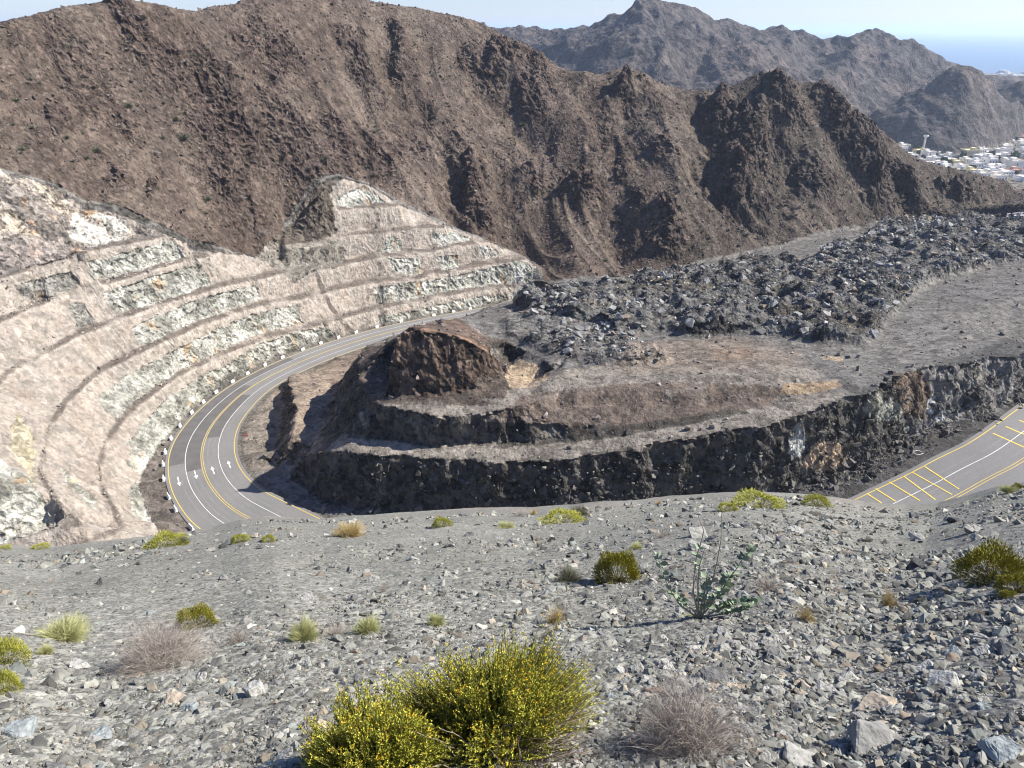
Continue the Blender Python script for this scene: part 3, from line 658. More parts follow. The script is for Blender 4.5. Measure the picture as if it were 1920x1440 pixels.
# wheel tracks over the plateau
trk = np.full(X.shape, 99., np.float32)
for ln in ([(1000,735),(1150,700),(1300,705),(1480,700),(1620,700),(1700,660),(1920,610)], [(1440,640),(1520,655),(1600,660),(1700,640),(1920,560)], [(1000,560),(1130,540),(1300,510),(1420,480),(1560,455),(1700,420),(1800,400)]):
    d_, _ = linedist(px, py, ln, 30); trk = np.minimum(trk, np.abs((d_+jx*.4) % 9-4.5)+np.clip(d_-16, 0, 99))
c = mixc(c, sstep(2.6, .6, trk)*inn*(1-ru)*.45, (.225, .21, .185))
c *= (1+.22*sml+.10*med)[..., None]
c = np.clip(c*np.where(beige, .81, 1)[..., None], .012, .62)
X += Nn[..., 0]*disp; Y += Nn[..., 1]*disp; Z += Nn[..., 2]*disp*.6
V = np.stack([X, Y, Z], -1).reshape(-1, 3)
M_ter = terrain_mat('valley_ground', 1.5, .5, .5, .30, 1.75)
c = c*np.where(brown, .93, np.where(inner & (px > 900) & (steep < .6), .86, 1))[..., None]
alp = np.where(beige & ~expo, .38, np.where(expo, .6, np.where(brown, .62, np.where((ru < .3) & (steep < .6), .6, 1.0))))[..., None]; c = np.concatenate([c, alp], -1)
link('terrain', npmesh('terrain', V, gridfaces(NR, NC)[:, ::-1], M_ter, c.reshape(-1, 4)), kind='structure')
VF.disp = disp
print('terrain mesh', V.shape)
del n1, n2, rk, rs, cb, cc, ce, cu, cd

# ================================================================== ROAD SURFACE AND PAINT
def strip_mesh(s0, s1, t0, t1, dz, step=1.0, abs_off=None):
    """a ribbon following the road, lateral range as fraction of the half width or (abs_off) metres either side of fraction t0"""
    n = max(2, int(abs(s1-s0)/step)+1); V = []
    for s in np.linspace(s0, s1, n):
        if abs_off:
            hw = np.interp(s, np.arange(len(road)), road[:, 3]); a, b = t0-abs_off/hw, t0+abs_off/hw
        else: a, b = t0, t1
        for t in (a, b):
            p = roadpt(s, t); V.append((p[0], p[1], p[2]+dz))
    V = np.array(V); i = np.arange(n-1)*2
    return V, np.stack([i, i+1, i+3, i+2], 1)
def join_parts(ps):
    V = []; Fc = []; o = 0
    for v, f in ps: V.append(v); Fc.append(f+o); o += len(v)
    return np.concatenate(V), np.concatenate(Fc)
def road_s(px, py):
    """nearest station (s, t) of the road to the place seen at a pixel"""
    best = None
    d = ray(px, py)
    Pz = d[None, :]*(road[:, 2]/d[2])[:, None]
    q = np.hypot(Pz[:, 0]-road[:, 0], Pz[:, 1]-road[:, 1]); i = int(np.argmin(q))
    v = Pz[i, :2]-road[i, :2]; t = -(v@nor[i])/road[i, 3]
    return float(i), float(t)
asph, nt, n, l, b = newmat('asphalt')
tc = N(nt, 'ShaderNodeTexCoord'); no = N(nt, 'ShaderNodeTexNoise'); no.inputs['Scale'].default_value = .12; no.inputs['Detail'].default_value = 5
n2_ = N(nt, 'ShaderNodeTexNoise'); n2_.inputs['Scale'].default_value = 3; n2_.inputs['Detail'].default_value = 8
l.new(tc.outputs['Object'], no.inputs['Vector']); l.new(tc.outputs['Object'], n2_.inputs['Vector'])
ad = N(nt, 'ShaderNodeMath', operation='ADD'); l.new(no.outputs[0], ad.inputs[0]); l.new(n2_.outputs[0], ad.inputs[1])
rp = N(nt, 'ShaderNodeValToRGB'); rp.color_ramp.elements[0].position = .35; rp.color_ramp.elements[1].position = .65
rp.color_ramp.elements[0].color = (.155, .153, .148, 1); rp.color_ramp.elements[1].color = (.205, .20, .19, 1)
mr = N(nt, 'ShaderNodeMath', operation='MULTIPLY'); mr.inputs[1].default_value = .5; l.new(ad.outputs[0], mr.inputs[0]); l.new(mr.outputs[0], rp.inputs[0]); l.new(rp.outputs[0], b.inputs['Base Color'])
b.inputs['Roughness'].default_value = .85
M_patch = noise_mat('asphalt_patch', (.105, .10, .096), (.135, .13, .125), .4, .85, 0, 6)
M_track = noise_mat('asphalt_worn', (.172, .169, .163), (.215, .21, .2), .5, .8, 0, 6)
M_white = noise_mat('white_paint', (.55, .55, .53), (.78, .78, .76), 1.5, .6)
M_yel = noise_mat('yellow_paint', (.55, .40, .08), (.68, .50, .11), 1.5, .6)
v, f = strip_mesh(0, len(road)-1, -1.1, 1.1, .0, .8)
rd_o = link('road', npmesh('road', v, f[:, ::-1], asph), kind='structure')
def rpart(name, ps, mat, **k):
    v, f = join_parts(ps) if isinstance(ps, list) else ps
    return link(name, npmesh(name, v, f[:, ::-1], mat), rd_o, **k)
SE = len(road)-1
rpart('edge_line', strip_mesh(0, SE, -1, -1, .012, .8, .075), M_yel)
rpart('edge_line', strip_mesh(0, SE, 1, 1, .012, .8, .075), M_yel)
rpart('centre_line', strip_mesh(0, SE, -.030, 0, .012, .8, .052), M_yel)
rpart('centre_line', strip_mesh(0, SE, .030, 0, .012, .8, .052), M_yel)
rpart('lane_line', strip_mesh(0, SE, -.5, 0, .012, .8, .052), M_white)
rpart('lane_line', strip_mesh(0, SE, .5, 0, .012, .8, .052), M_white)
sA, _ = road_s(420, 770); sB, _ = road_s(378, 868); sC, _ = road_s(321, 893); sD, _ = road_s(545, 668); sE, _ = road_s(395, 808); sF, _ = road_s(440, 740)
rpart('asphalt_patch', strip_mesh(sB+1, sD, -.98, -.52, .007, .8), M_patch)
rpart('asphalt_patch', strip_mesh(sB-3, sD-22, -.48, -.05, .007, .8), M_patch)
rpart('asphalt_patch', strip_mesh(sE-4, sF, .05, .47, .007, .8), M_patch)
for t_ in (.18, .36, -.2, -.36, .66, -.68):
    rpart('tyre_track', strip_mesh(0, SE, t_, t_, .0035, 1.2, .13 if abs(t_) > .3 else .16), M_track)
def arrow(s, t, back):
    hw = np.interp(s, np.arange(len(road)), road[:, 3]); sg_ = -1 if back else 1
    sh = [(-1.9, -.11), (.5, -.11), (.5, -.4), (2.0, 0), (.5, .4), (.5, .11), (-1.9, .11)]
    V = []
    for a, o in sh:
        p = roadpt(s+sg_*a, t+sg_*o/hw); V.append((p[0], p[1], p[2]+.014))
    me = bpy.data.meshes.new('lane_arrow'); me.from_pydata(V, [], [[0, 1, 5, 6], [1, 2, 3, 4, 5]] if not back else [[0, 1, 5, 6], [1, 2, 3, 4, 5]]); me.materials.append(M_white)
    link('lane_arrow', me, rd_o)
for (a, b_), back in (((335,903), True), ((367,892), True), ((399,881), False), ((430,872), False)):
    s_, t_ = road_s(a, b_); arrow(s_, t_, back)
# yellow cross bars on the straight to the right
def quadstrip(p0, p1, wd, dz=.013):
    p0 = np.array(p0); p1 = np.array(p1); d = (p1-p0)[:2]; d /= np.hypot(*d); nn = np.array([-d[1], d[0], 0])*wd
    V = np.array([p0-nn, p0+nn, p1+nn, p1-nn]); V[:, 2] += dz; return V, np.array([[0, 1, 2, 3]])
def atroad(px, py):
    s_, t_ = road_s(px, py); return roadpt(s_, t_)
for a, b_ in (((1636,918),(1680,940)), ((1662,905),(1720,940)), ((1686,896),(1754,937)), ((1706,887),(1780,929)), ((1731,876),(1799,917)), ((1859,814),(1945,851)), ((1885,800),(1975,838)), ((1911,788),(2005,826)), ((1613,929),(1650,947))):
    V, f = quadstrip(atroad(*a), atroad(*b_), .19); me = npmesh('cross_bar', V, f, M_yel); link('cross_bar', me, rd_o)

# white barrier blocks along the outside of the bend
M_con = noise_mat('painted_concrete', (.62, .61, .58), (.82, .81, .79), 2.5, .8, .02)
M_red = noise_mat('red_paint', (.20, .05, .04), (.28, .07, .05), 3, .7)
M_dk = noise_mat('dark_metal', (.03, .03, .03), (.06, .055, .05), 3, .6)
def bm_mesh(name, bm, mat, smooth=False):
    me = bpy.data.meshes.new(name); bm.normal_update(); bm.to_mesh(me); bm.free()
    for m_i in (mat if isinstance(mat, (list, tuple)) else [mat]): me.materials.append(m_i)
    if smooth:
        for p in me.polygons: p.use_smooth = True
    return me
def barrier_mesh(L_=1.5, h=.85):
    bm = bmesh.new(); prof = [(-.33, 0), (-.33, .12), (-.16, .34), (-.11, h), (.11, h), (.16, .34), (.33, .12), (.33, 0)]
    a = [bm.verts.new((-L_/2, y, z)) for y, z in prof]; b = [bm.verts.new((L_/2, y, z)) for y, z in prof]
    for i in range(8): bm.faces.new((a[i], a[(i+1) % 8], b[(i+1) % 8], b[i]))
    bm.faces.new(a[::-1]); bm.faces.new(b)
    bmesh.ops.recalc_face_normals(bm, faces=bm.faces); bmesh.ops.bevel(bm, geom=bm.edges[:], offset=.025, segments=1, affect='EDGES')
    return bm
me_bar = bm_mesh('barrier_block', barrier_mesh(1.5, .95), M_con)
bm = bmesh.new(); bmesh.ops.create_cube(bm, size=1, matrix=Matrix.Translation((0, 0, .03)) @ Matrix.Diagonal((.25, .72, .10, 1)))
me_slot = bm_mesh('fork_slot', bm, M_dk)
BARP = [(375,985),(332,957),(316,930),(308,900),(308,871),(315,845),(326,820),(342,796),(363,773),(386,753),(412,733),(441,715),(471,698),(503,682),(536,667),(571,654),(606,643),(640,632),(677,622),(715,613),(760,604),(822,592),(857,586),(890,580)]
ordn = ['first','second','third','fourth','fifth','sixth','seventh','eighth','ninth','tenth','eleventh','twelfth','thirteenth','fourteenth','fifteenth','sixteenth','seventeenth','eighteenth','nineteenth','twentieth','twenty-first','twenty-second','twenty-third','last']
for i, (a, b_) in enumerate(BARP):
    s_, t_ = road_s(a, b_+1); hw = np.interp(s_, np.arange(len(road)), road[:, 3]); p = roadpt(s_, t_)
    t_ = -1-1.0/hw; p = roadpt(s_, t_); tg = tan[int(s_)]
    o = empty('barrier_block', (p[0], p[1], p[2]-.0), math.atan2(tg[1], tg[0])+random.uniform(-.12, .12),
        label='white barrier block outside the bend, %s counting from the gravel lip' % ordn[i], cat='barrier', group='white barrier blocks along the outside of the bend')
    o.scale = (.85, .85, .8) if i > 5 else (1.05, .85, .85)
    link('block', me_bar, o); link('fork_slot', me_slot, o)
    z_ = VF.sample(np.array([p[0]]), np.array([p[1]]))[0]; o.location.z = max(p[2], z_)-.05

# ================================================================== FAR GROUND
FF = Field(-900, 3400, 300, 4300, 5.0)
PL = -156.0
T2 = []
def L2_(pts, step=25):
    w_ = [Q(a, b_, D) for a, b_, D in pts]; T2.extend(dens(w_, step)); return w_
sky2 = [(600,40,1750),(800,42,1750),(900,45,1750),(950,55,1720),(985,52,1700),(1030,65,1680),(1080,70,1680),(1120,65,1650),(1150,45,1620),(1180,28,1600),(1200,8,1580),(1213,-4,1570),(1245,0,1570),(1280,10,1580),(1320,24,1600),(1380,37,1620),(1420,49,1650),(1470,72,1700),(1500,75,1720),(1540,69,1740),(1600,77,1780),(1640,82,1800),(1700,84,1850),(1740,99,1880),(1778,118,1900),(1830,150,1950)]
s2 = L2_(sky2)
for p in s2: T2.append(np.array([p[0]*1.25, p[1]*1.25, PL+40])); T2.append(np.array([p[0]*1.6, p[1]*1.6, PL-6]))
L2_([(1500,255,1050),(1600,215,1300),(1640,205,1330),(1670,185,1340),(1700,163,1350),(1750,133,1360),(1780,114,1365),(1800,109,1370),(1825,111,1375),(1850,125,1390),(1870,139,1400),(1895,149,1420),(1930,168,1450),(2000,190,1480),(2100,215,1500)])
L2_([(1640,210,1450),(1700,180,1560),(1760,150,1640),(1800,140,1700)])          # saddle between the hills
ft2 = [(-200,-100),(700,330)]
L2_([(600,400,1000),(900,380,1000),(1200,330,1000),(1400,300,1010),(1500,280,1020)])
for a, b_ in [(1600,262),(1660,252),(1700,251),(1760,252),(1800,254),(1860,257),(1930,260),(2100,268)]:
    for db in (0, 6): T2.append(P(a, b_+db, PL))
for a, b_ in [(1600,340),(1700,300),(1800,300),(1930,330),(2100,340),(1600,500),(2100,500)]: T2.append(P(a, b_, PL))
for p in [(-900,300,-120),(3400,300,PL),(3400,4300,PL-12),(-900,4300,PL-12),(1800,2600,PL),(1500,2500,PL),(2400,2000,PL),(3000,1500,PL),(600,4300,PL-12),(400,420,PL+6),(800,500,PL),(1500,900,PL),(0,320,-120),(1300,3200,PL-2)]: T2.append(np.array(p, float))
for a in (1830,1880,1930,2000): T2.append(P(a, 133, PL-5)); T2.append(P(a, 140, PL)); T2.append(P(a, 155, PL))
FF.tin(T2, PL-12)
ppx, ppy = proj(FF.X, FF.Y, FF.Z)
hillm = sstep(4, 24, FF.Z-PL)
Zs = blur(FF.Z, 3); FF.Z = FF.Z*(1-hillm)+Zs*hillm+hillm*3
hx = FF.X; hy = FF.Y
SP2 = [([(1213,-2),(1195,40),(1160,75),(1140,110)], 22, 60), ([(1213,0),(1235,45),(1225,90),(1235,130)], 24, 50), ([(1320,25),(1290,70),(1285,120)], 22, 45), ([(1420,50),(1400,90),(1380,130)], 20, 45), ([(1500,75),(1465,110),(1440,150)], 18, 45),
       ([(1620,80),(1590,130),(1540,180)], 22, 50), ([(1240,115),(1230,140),(1250,160)], 26, 30), ([(1790,112),(1750,150),(1700,200),(1660,240)], 8, 50), ([(1810,112),(1830,160),(1850,210)], 8, 45), ([(1870,140),(1890,190),(1905,235)], 6, 35), ([(1700,87),(1690,120),(1660,150)], 18, 40),
       ([(1365,130),(1360,170),(1400,220)], 16, 40), ([(1265,45),(1262,90),(1300,150)], -18, 40), ([(1360,60),(1340,110),(1320,160)], -16, 40), ([(1540,90),(1500,140),(1470,190)], -18, 40), ([(1030,70),(1050,110),(1080,140)], 16, 50), ([(950,55),(970,100),(960,140)], 14, 45)]
wp = fbm(hx/90, hy/90, 1.5, 3)*40; jg = ridged(hx/60, hy/75, 5.1, 4); add = np.zeros_like(hx); crf = np.zeros_like(hx)
for pts, hgt, wd in SP2:
    lw = [FF.lift(a, b_, 900, 2400) for a, b_ in pts]; lw = [p for p in lw if p is not None]
    if len(lw) < 2: print('far spur lost', pts[0]); continue
    dd, tt = linedist(hx+wp, hy+wp, [(p[0], p[1]) for p in lw], wd*2)
    pr = np.clip(1-dd/(wd*1.4), 0, 1); add += hgt*pr*(.6+.8*jg)*np.minimum(1, (1-tt)*3+.1); crf = np.maximum(crf, pr*(hgt > 0))
FF.Z += hillm*(add*.8+(ridged(hx/170, hy/260, 2.2, 5)-.5)*26+fbm(hx/45, hy/60, 6, 4)*9)
FF.Z[(FF.Z < PL+3) & (hillm > .01) & (FF.Z > PL-8)] = PL
FF.hill = hillm
NC2, NR2 = 620, 520
X, Y, Z = polar_mesh(FF, -12, 49, NC2, 480, 3700, 3, NR2)
Nn = gnormals(X, Y, Z)
hm = FF.sample(X, Y, hillm.astype(np.float32)); dsp = hm*(fbm(X/22, Y/22, Z/22, 4)*4+ridged(X/14, Y/14, Z/14, 4)*3)
big = fbm(X/150, Y/150, Z/150, 4); med = fbm(X/25, Y/25, Z/25, 4)
c = np.zeros(X.shape+(3,), np.float32)+np.array([.20, .175, .145], np.float32)
c = mixc(c, sstep(-.1, .4, med)*.6, (.13, .125, .09))
ch = mixc(np.zeros_like(c)+np.array([.062, .055, .053], np.float32), sstep(-.1, .5, big), (.086, .070, .062)); ch = mixc(ch, sstep(.1, .5, med)*.6, (.052, .043, .040))
ch = mixc(ch, sstep(.3, .6, fbm(X/7, Y/7, Z/7, 3))*.5, (.125, .105, .095))
hs = sstep(.02, .15, hm)[..., None]; c = c*(1-hs)+ch*hs
X = X+Nn[..., 0]*dsp*.5; Y = Y+Nn[..., 1]*dsp*.5; Z = Z+Nn[..., 2]*dsp*.6
M_far = terrain_mat('far_ground', .35, .09, 2.0, .35, 1.7)
link('hills', npmesh('hills', np.stack([X, Y, Z], -1).reshape(-1, 3), gridfaces(NR2, NC2)[:, ::-1], M_far, np.clip(c, .01, .6).reshape(-1, 3)), kind='structure')
# sea out to the horizon
seam, nt, n, l, b = newmat('sea_water'); b.inputs['Base Color'].default_value = (.10, .165, .24, 1); b.inputs['Roughness'].default_value = .35
tc = N(nt, 'ShaderNodeTexCoord'); no = N(nt, 'ShaderNodeTexNoise'); no.inputs['Scale'].default_value = .02; no.inputs['Detail'].default_value = 8; l.new(tc.outputs['Object'], no.inputs['Vector'])
bu = N(nt, 'ShaderNodeBump'); bu.inputs['Distance'].default_value = 3; l.new(no.outputs[0], bu.inputs['Height']); l.new(bu.outputs[0], b.inputs['Normal'])
az = np.radians(np.linspace(-100, 100, 60)); rr = np.array([500, 2000, 4000, 8000, 16000, 30000, 60000.])
sx = np.sin(az)[None, :]*rr[:, None]; sy = np.cos(az)[None, :]*rr[:, None]
link('sea', npmesh('sea', np.stack([sx, sy, np.full_like(sx, PL-4.5)], -1).reshape(-1, 3), gridfaces(7, 60)[:, ::-1], seam), kind='structure')

# ================================================================== THE TOWN
def flat_mat(name, rgb, var=.08):
    return noise_mat(name, tuple(x*(1-var) for x in rgb), tuple(min(1, x*(1+var)) for x in rgb), .5, .85)
WALLS = {'white': flat_mat('wall_white', (.82, .79, .72)), 'cream': flat_mat('wall_cream', (.74, .70, .62)), 'yellow': flat_mat('wall_yellow', (.66, .58, .36)), 'pink': flat_mat('wall_pink', (.55, .36, .28)), 'blue': flat_mat('wall_blue', (.42, .55, .72)), 'grey': flat_mat('wall_grey', (.42, .41, .39))}
M_win = flat_mat('dark_glass', (.04, .05, .06)); M_tile = flat_mat('roof_tiles', (.35, .13, .09)); M_leaf = noise_mat('tree_leaves', (.03, .045, .02), (.06, .085, .035), 1, .9)
M_trunk = noise_mat('bark', (.10, .075, .05), (.16, .12, .09), 4, .9)
def box(bm, x0, x1, y0, y1, z0, z1):
    r = bmesh.ops.create_cube(bm, size=1, matrix=Matrix.Translation(((x0+x1)/2, (y0+y1)/2, (z0+z1)/2)) @ Matrix.Diagonal((x1-x0, y1-y0, z1-z0, 1))); return r['verts']
def parapet(bm, x0, x1, y0, y1, z, h=.9, t=.3):
    box(bm, x0, x1, y0, y0+t, z, z+h); box(bm, x0, x1, y1-t, y1, z, z+h); box(bm, x0, x0+t, y0+t, y1-t, z, z+h); box(bm, x1-t, x1, y0+t, y1-t, z, z+h)
def house_proto(kind, seed, wall):
    r = random.Random(seed); w_ = r.uniform(11, 17); d_ = r.uniform(10, 14); fl = r.choice([1, 2, 2, 2]) if kind != 'tall' else 4; h = 3.4*fl+.6
    bm = bmesh.new(); box(bm, -w_/2, w_/2, -d_/2, d_/2, -2, h); parapet(bm, -w_/2-.15, w_/2+.15, -d_/2-.15, d_/2+.15, h)
    sx_ = r.uniform(-w_/4, w_/4); box(bm, sx_-2.2, sx_+2.2, 0, d_/2-.6, h, h+2.8)           # stair head
    if r.random() < .6: box(bm, -w_/2-3.2, -w_/2, -d_/4, d_/3, -2, h*.5)
    if r.random() < .5: box(bm, w_/2, w_/2+2.5, -d_/2+1, d_/4, -2, 3.4)
    wall_me = bm_mesh('wall', bm, WALLS[wall])
    wins = []
    for f_ in range(fl):
        for q in range(3 if w_ < 14 else 4):
            nq = (3 if w_ < 14 else 4); cx_ = -w_/2+w_*(q+.5)/nq
            b2 = bmesh.new(); box(b2, cx_-.75, cx_+.75, -d_/2-.12, -d_/2+.1, 1.0+3.4*f_, 2.6+3.4*f_); wins.append(bm_mesh('window', b2, M_win))
    for f_ in range(fl):
        b2 = bmesh.new(); box(b2, w_/2-.1, w_/2+.12, -2.0, -.6, 1.0+3.4*f_, 2.6+3.4*f_); wins.append(bm_mesh('window', b2, M_win))
        b2 = bmesh.new(); box(b2, -w_/2-.12, -w_/2+.1, 1.6, 3.0, 1.0+3.4*f_, 2.6+3.4*f_); wins.append(bm_mesh('window', b2, M_win))
    b2 = bmesh.new(); box(b2, sx_-.6, sx_+.6, -d_/2-.1, -d_/2+.1, -.5, .9); door = bm_mesh('door', b2, M_tile if wall == 'pink' else WALLS['grey'])
    return wall_me, wins, door, h
def put_house(proto, x, y, rz, label, group, name='house'):
    wall_me, wins, door, h = proto
    o = empty(name, (x, y, PL), rz, label=label, cat='house', group=group)
    link('wall', wall_me, o); link('door', door, o)
    for w_ in wins: link('window', w_, o)
    return o
HP = {k: [house_proto('low', 10*i+j, k) for j in range(n_)] for i, (k, n_) in enumerate((('white', 5), ('cream', 4), ('yellow', 1), ('pink', 2), ('grey', 1)))}
taken = []
GL = {'white': 'white flat roofed house packed among the others in the distant town', 'cream': 'cream flat roofed house packed among the others in the distant town', 'yellow': 'pale yellow flat roofed house in the distant town', 'pink': 'salmon pink walled house in the distant town', 'grey': 'unpainted grey flat roofed house in the distant town'}
rt_ = random.Random(5)
def free(x, y, r_=15):
    for a, b_, q in taken:
        if math.hypot(a-x, b_-y) < (r_+q)/1: return False
    taken.append((x, y, r_)); return True
# the landmarks first
mp = P(1762, 268, PL); free(mp[0], mp[1], 8)
o = empty('minaret', (mp[0], mp[1], PL), label='tall square pale minaret rising above the town houses', cat='minaret')
bm = bmesh.new(); box(bm, -2.6, 2.6, -2.6, 2.6, -1, 19); link('shaft', bm_mesh('shaft', bm, WALLS['cream']), o)
bm = bmesh.new(); box(bm, -3.3, 3.3, -3.3, 3.3, 19, 20.2); link('balcony', bm_mesh('balcony', bm, WALLS['white']), o)
bm = bmesh.new(); box(bm, -1.8, 1.8, -1.8, 1.8, 20.2, 24.5); bmesh.ops.create_cone(bm, segments=8, radius1=2, radius2=.1, depth=2.2, matrix=Matrix.Translation((0, 0, 25.6))); link('lantern', bm_mesh('lantern', bm, WALLS['cream']), o)
mq = P(1754, 274, PL); free(mq[0], mq[1], 16)
o = empty('mosque', (mq[0], mq[1], PL), R(10), label='low white mosque with a dome beside the minaret', cat='mosque')
bm = bmesh.new(); box(bm, -11, 11, -9, 9, -1, 7); parapet(bm, -11.2, 11.2, -9.2, 9.2, 7); link('wall', bm_mesh('wall', bm, WALLS['white']), o)
bm = bmesh.new(); bmesh.ops.create_uvsphere(bm, u_segments=20, v_segments=12, radius=5, matrix=Matrix.Translation((0, 0, 7.5))); link('dome', bm_mesh('dome', bm, WALLS['white'], True), o)
for q in range(5):
    bm = bmesh.new(); box(bm, -9+q*4, -7.4+q*4, -9.15, -8.9, 1, 4.5); link('window', bm_mesh('window', bm, M_win), o)
wt = P(1729, 287, PL); free(wt[0], wt[1], 7)
o = empty('water_tower', (wt[0], wt[1], PL), label='slim white water tower with a wide flat top left of the minaret', cat='water tower')
bm = bmesh.new(); bmesh.ops.create_cone(bm, segments=12, radius1=1.6, radius2=1.1, depth=21, matrix=Matrix.Translation((0, 0, 10.4))); link('column', bm_mesh('column', bm, WALLS['white']), o)
bm = bmesh.new(); bmesh.ops.create_cone(bm, segments=16, radius1=1.5, radius2=3.4, depth=2.0, matrix=Matrix.Translation((0, 0, 21.5))); bmesh.ops.create_cone(bm, segments=16, radius1=3.4, radius2=3.2, depth=1.6, matrix=Matrix.Translation((0, 0, 23.3))); link('tank', bm_mesh('tank', bm, WALLS['white']), o)
bb = P(1833, 276, PL); free(bb[0], bb[1], 17)
put_house(house_proto('tall', 77, 'blue'), bb[0], bb[1], R(-15), 'pale blue four storey building standing above its white neighbours', None, 'apartment_building')['category'] = 'building'
for (a, b_), lb in (((1812, 272), 'tall white apartment block just left of the pale blue building'), ((1858, 268), 'wide white apartment block just right of the pale blue building')):
    q = P(a, b_, PL); free(q[0], q[1], 15); put_house(house_proto('tall', int(a), 'white'), q[0], q[1], R(5), lb, None, 'apartment_building')['category'] = 'building'
nh = 0
for row, py in enumerate(np.concatenate([np.linspace(264, 300, 9), np.linspace(306, 338, 6)])):
    for px in np.arange(1690, 1990, 15.0):
        q = P(px+rt_.uniform(-5, 5), py+rt_.uniform(-1.2, 1.2), PL)
        if rt_.random() < .13 or not free(q[0], q[1], 9.2): continue
        kk = rt_.choices(['white', 'cream', 'yellow', 'pink', 'grey'], [10, 6, 1, 1.6 if px > 1820 else .2, .5])[0]
        o = put_house(rt_.choice(HP[kk]), q[0], q[1], R(rt_.choice([0, 90, 0, 180])+12+rt_.uniform(-4, 4)), GL[kk], kk+' houses of the distant town'); nh += 1
        s_ = rt_.uniform(.85, 1.15); o.scale = (s_, s_, s_*rt_.uniform(.85, 1.2))
print('houses', nh)
# trees between the houses, and buildings on the shore
def crown_mesh(r_, seed, n_=260, leaf=.45):
    g = np.random.default_rng(seed); d = g.normal(size=(n_, 3)); d /= np.linalg.norm(d, axis=1)[:, None]; cen = d*(g.random((n_, 1))**.4)*np.array([r_, r_, r_*.8])*(1+.25*np.sin(d[:, :1]*5+d[:, 1:2]*4))
    a = g.normal(size=(n_, 3)); a /= np.linalg.norm(a, axis=1)[:, None]; b_ = np.cross(a, g.normal(size=(n_, 3))); b_ /= np.linalg.norm(b_, axis=1)[:, None]; s_ = leaf*g.uniform(.6, 1.4, (n_, 1))
    V = np.stack([cen-a*s_, cen+b_*s_*.7, cen+a*s_, cen-b_*s_*.7], 1).reshape(-1, 3); V[:, 2] += r_*1.5
    return V, np.arange(n_*4).reshape(-1, 4)
TC = []
for i in range(3):
    V, f = crown_mesh(3.2, 50+i, 300, .9); m1 = npmesh('crown', V, f, M_leaf)
    bm = bmesh.new(); bmesh.ops.create_cone(bm, segments=6, radius1=.35, radius2=.15, depth=4, matrix=Matrix.Translation((0, 0, 2))); TC.append((m1, bm_mesh('trunk', bm, M_trunk)))
for i in range(46):
    for tr in range(20):
        q = P(rt_.uniform(1690, 1960), rt_.uniform(266, 335), PL)
        if free(q[0], q[1], 2.5): break
    m1, m2 = rt_.choice(TC); o = empty('town_tree', (q[0], q[1], PL), rt_.uniform(0, 6), label='small dark green tree between the houses of the distant town', cat='tree', group='trees between the town houses')
    s_ = rt_.uniform(.8, 1.5); o.scale = (s_, s_, s_); link('crown', m1, o); link('trunk', m2, o)
for i in range(22):
    q = P(1878+i*2.6+rt_.uniform(-1, 1), rt_.choice([136, 139, 144, 150]), PL)
    z_ = FF.sample(np.array([q[0]]), np.array([q[1]]))[0]
    o = put_house(rt_.choice(HP['white']), q[0], q[1], R(rt_.uniform(-20, 20)), 'tiny white building on the far shore beside the sea', 'buildings on the far shore'); o.scale = (1.9, 1.4, 1.2); o.location.z = z_

# ================================================================== RUBBLE
def stone_protos(n_, seed, flat=.7, npts=11):
    g = np.random.default_rng(seed); out_ = []
    while len(out_) < n_:
        bm = bmesh.new(); d = g.normal(size=(npts, 3)); d /= np.linalg.norm(d, axis=1)[:, None]; d *= g.uniform(.7, 1.05, (npts, 1)); d *= np.array([1, g.uniform(.6, .95), g.uniform(flat*.7, flat*1.2)])
        for p in d: bm.verts.new(p)
        r_ = bmesh.ops.convex_hull(bm, input=bm.verts); 
        bmesh.ops.delete(bm, geom=[v for v in bm.verts if not v.link_faces], context='VERTS'); bmesh.ops.triangulate(bm, faces=bm.faces[:]); bmesh.ops.recalc_face_normals(bm, faces=bm.faces[:])
        bm.verts.index_update(); V = np.array([v.co[:] for v in bm.verts]); Fc = np.array([[v.index for v in f.verts] for f in bm.faces]); bm.free()
        out_.append((V/np.abs(V).max(), Fc))
    return out_
def rotm(g, n_, tilt=.5):
    a = g.uniform(0, 6.283, n_); b_ = g.normal(0, tilt, n_); c_ = g.normal(0, tilt, n_)
    ca, sa, cb_, sb_, cc_, sc_ = np.cos(a), np.sin(a), np.cos(b_), np.sin(b_), np.cos(c_), np.sin(c_); Z0 = np.zeros(n_); O = np.ones(n_)
    Rz = np.stack([ca, -sa, Z0, sa, ca, Z0, Z0, Z0, O], 1).reshape(-1, 3, 3); Rx = np.stack([O, Z0, Z0, Z0, cb_, -sb_, Z0, sb_, cb_], 1).reshape(-1, 3, 3); Ry = np.stack([cc_, Z0, sc_, Z0, O, Z0, -sc_, Z0, cc_], 1).reshape(-1, 3, 3)
    return Rx @ Ry @ Rz
def batch_stones(protos, pos, size, rot, col):
    Vs = []; Fs = []; Cs = []; o = 0; which = np.arange(len(pos)) % len(protos)
    for k_, (V, Fc) in enumerate(protos):
        m = which == k_; n_ = m.sum()
        if not n_: continue
        W = np.einsum('nij,vj->nvi', rot[m], V)*size[m][:, None, None]+pos[m][:, None, :]
        Vs.append(W.reshape(-1, 3)); Fs.append((Fc[None]+(np.arange(n_)*len(V))[:, None, None]+o).reshape(-1, 3)); Cs.append(np.repeat(col[m], len(V), 0)); o += n_*len(V)
    return np.concatenate(Vs), np.concatenate(Fs), np.concatenate(Cs)
STP = stone_protos(24, 11)
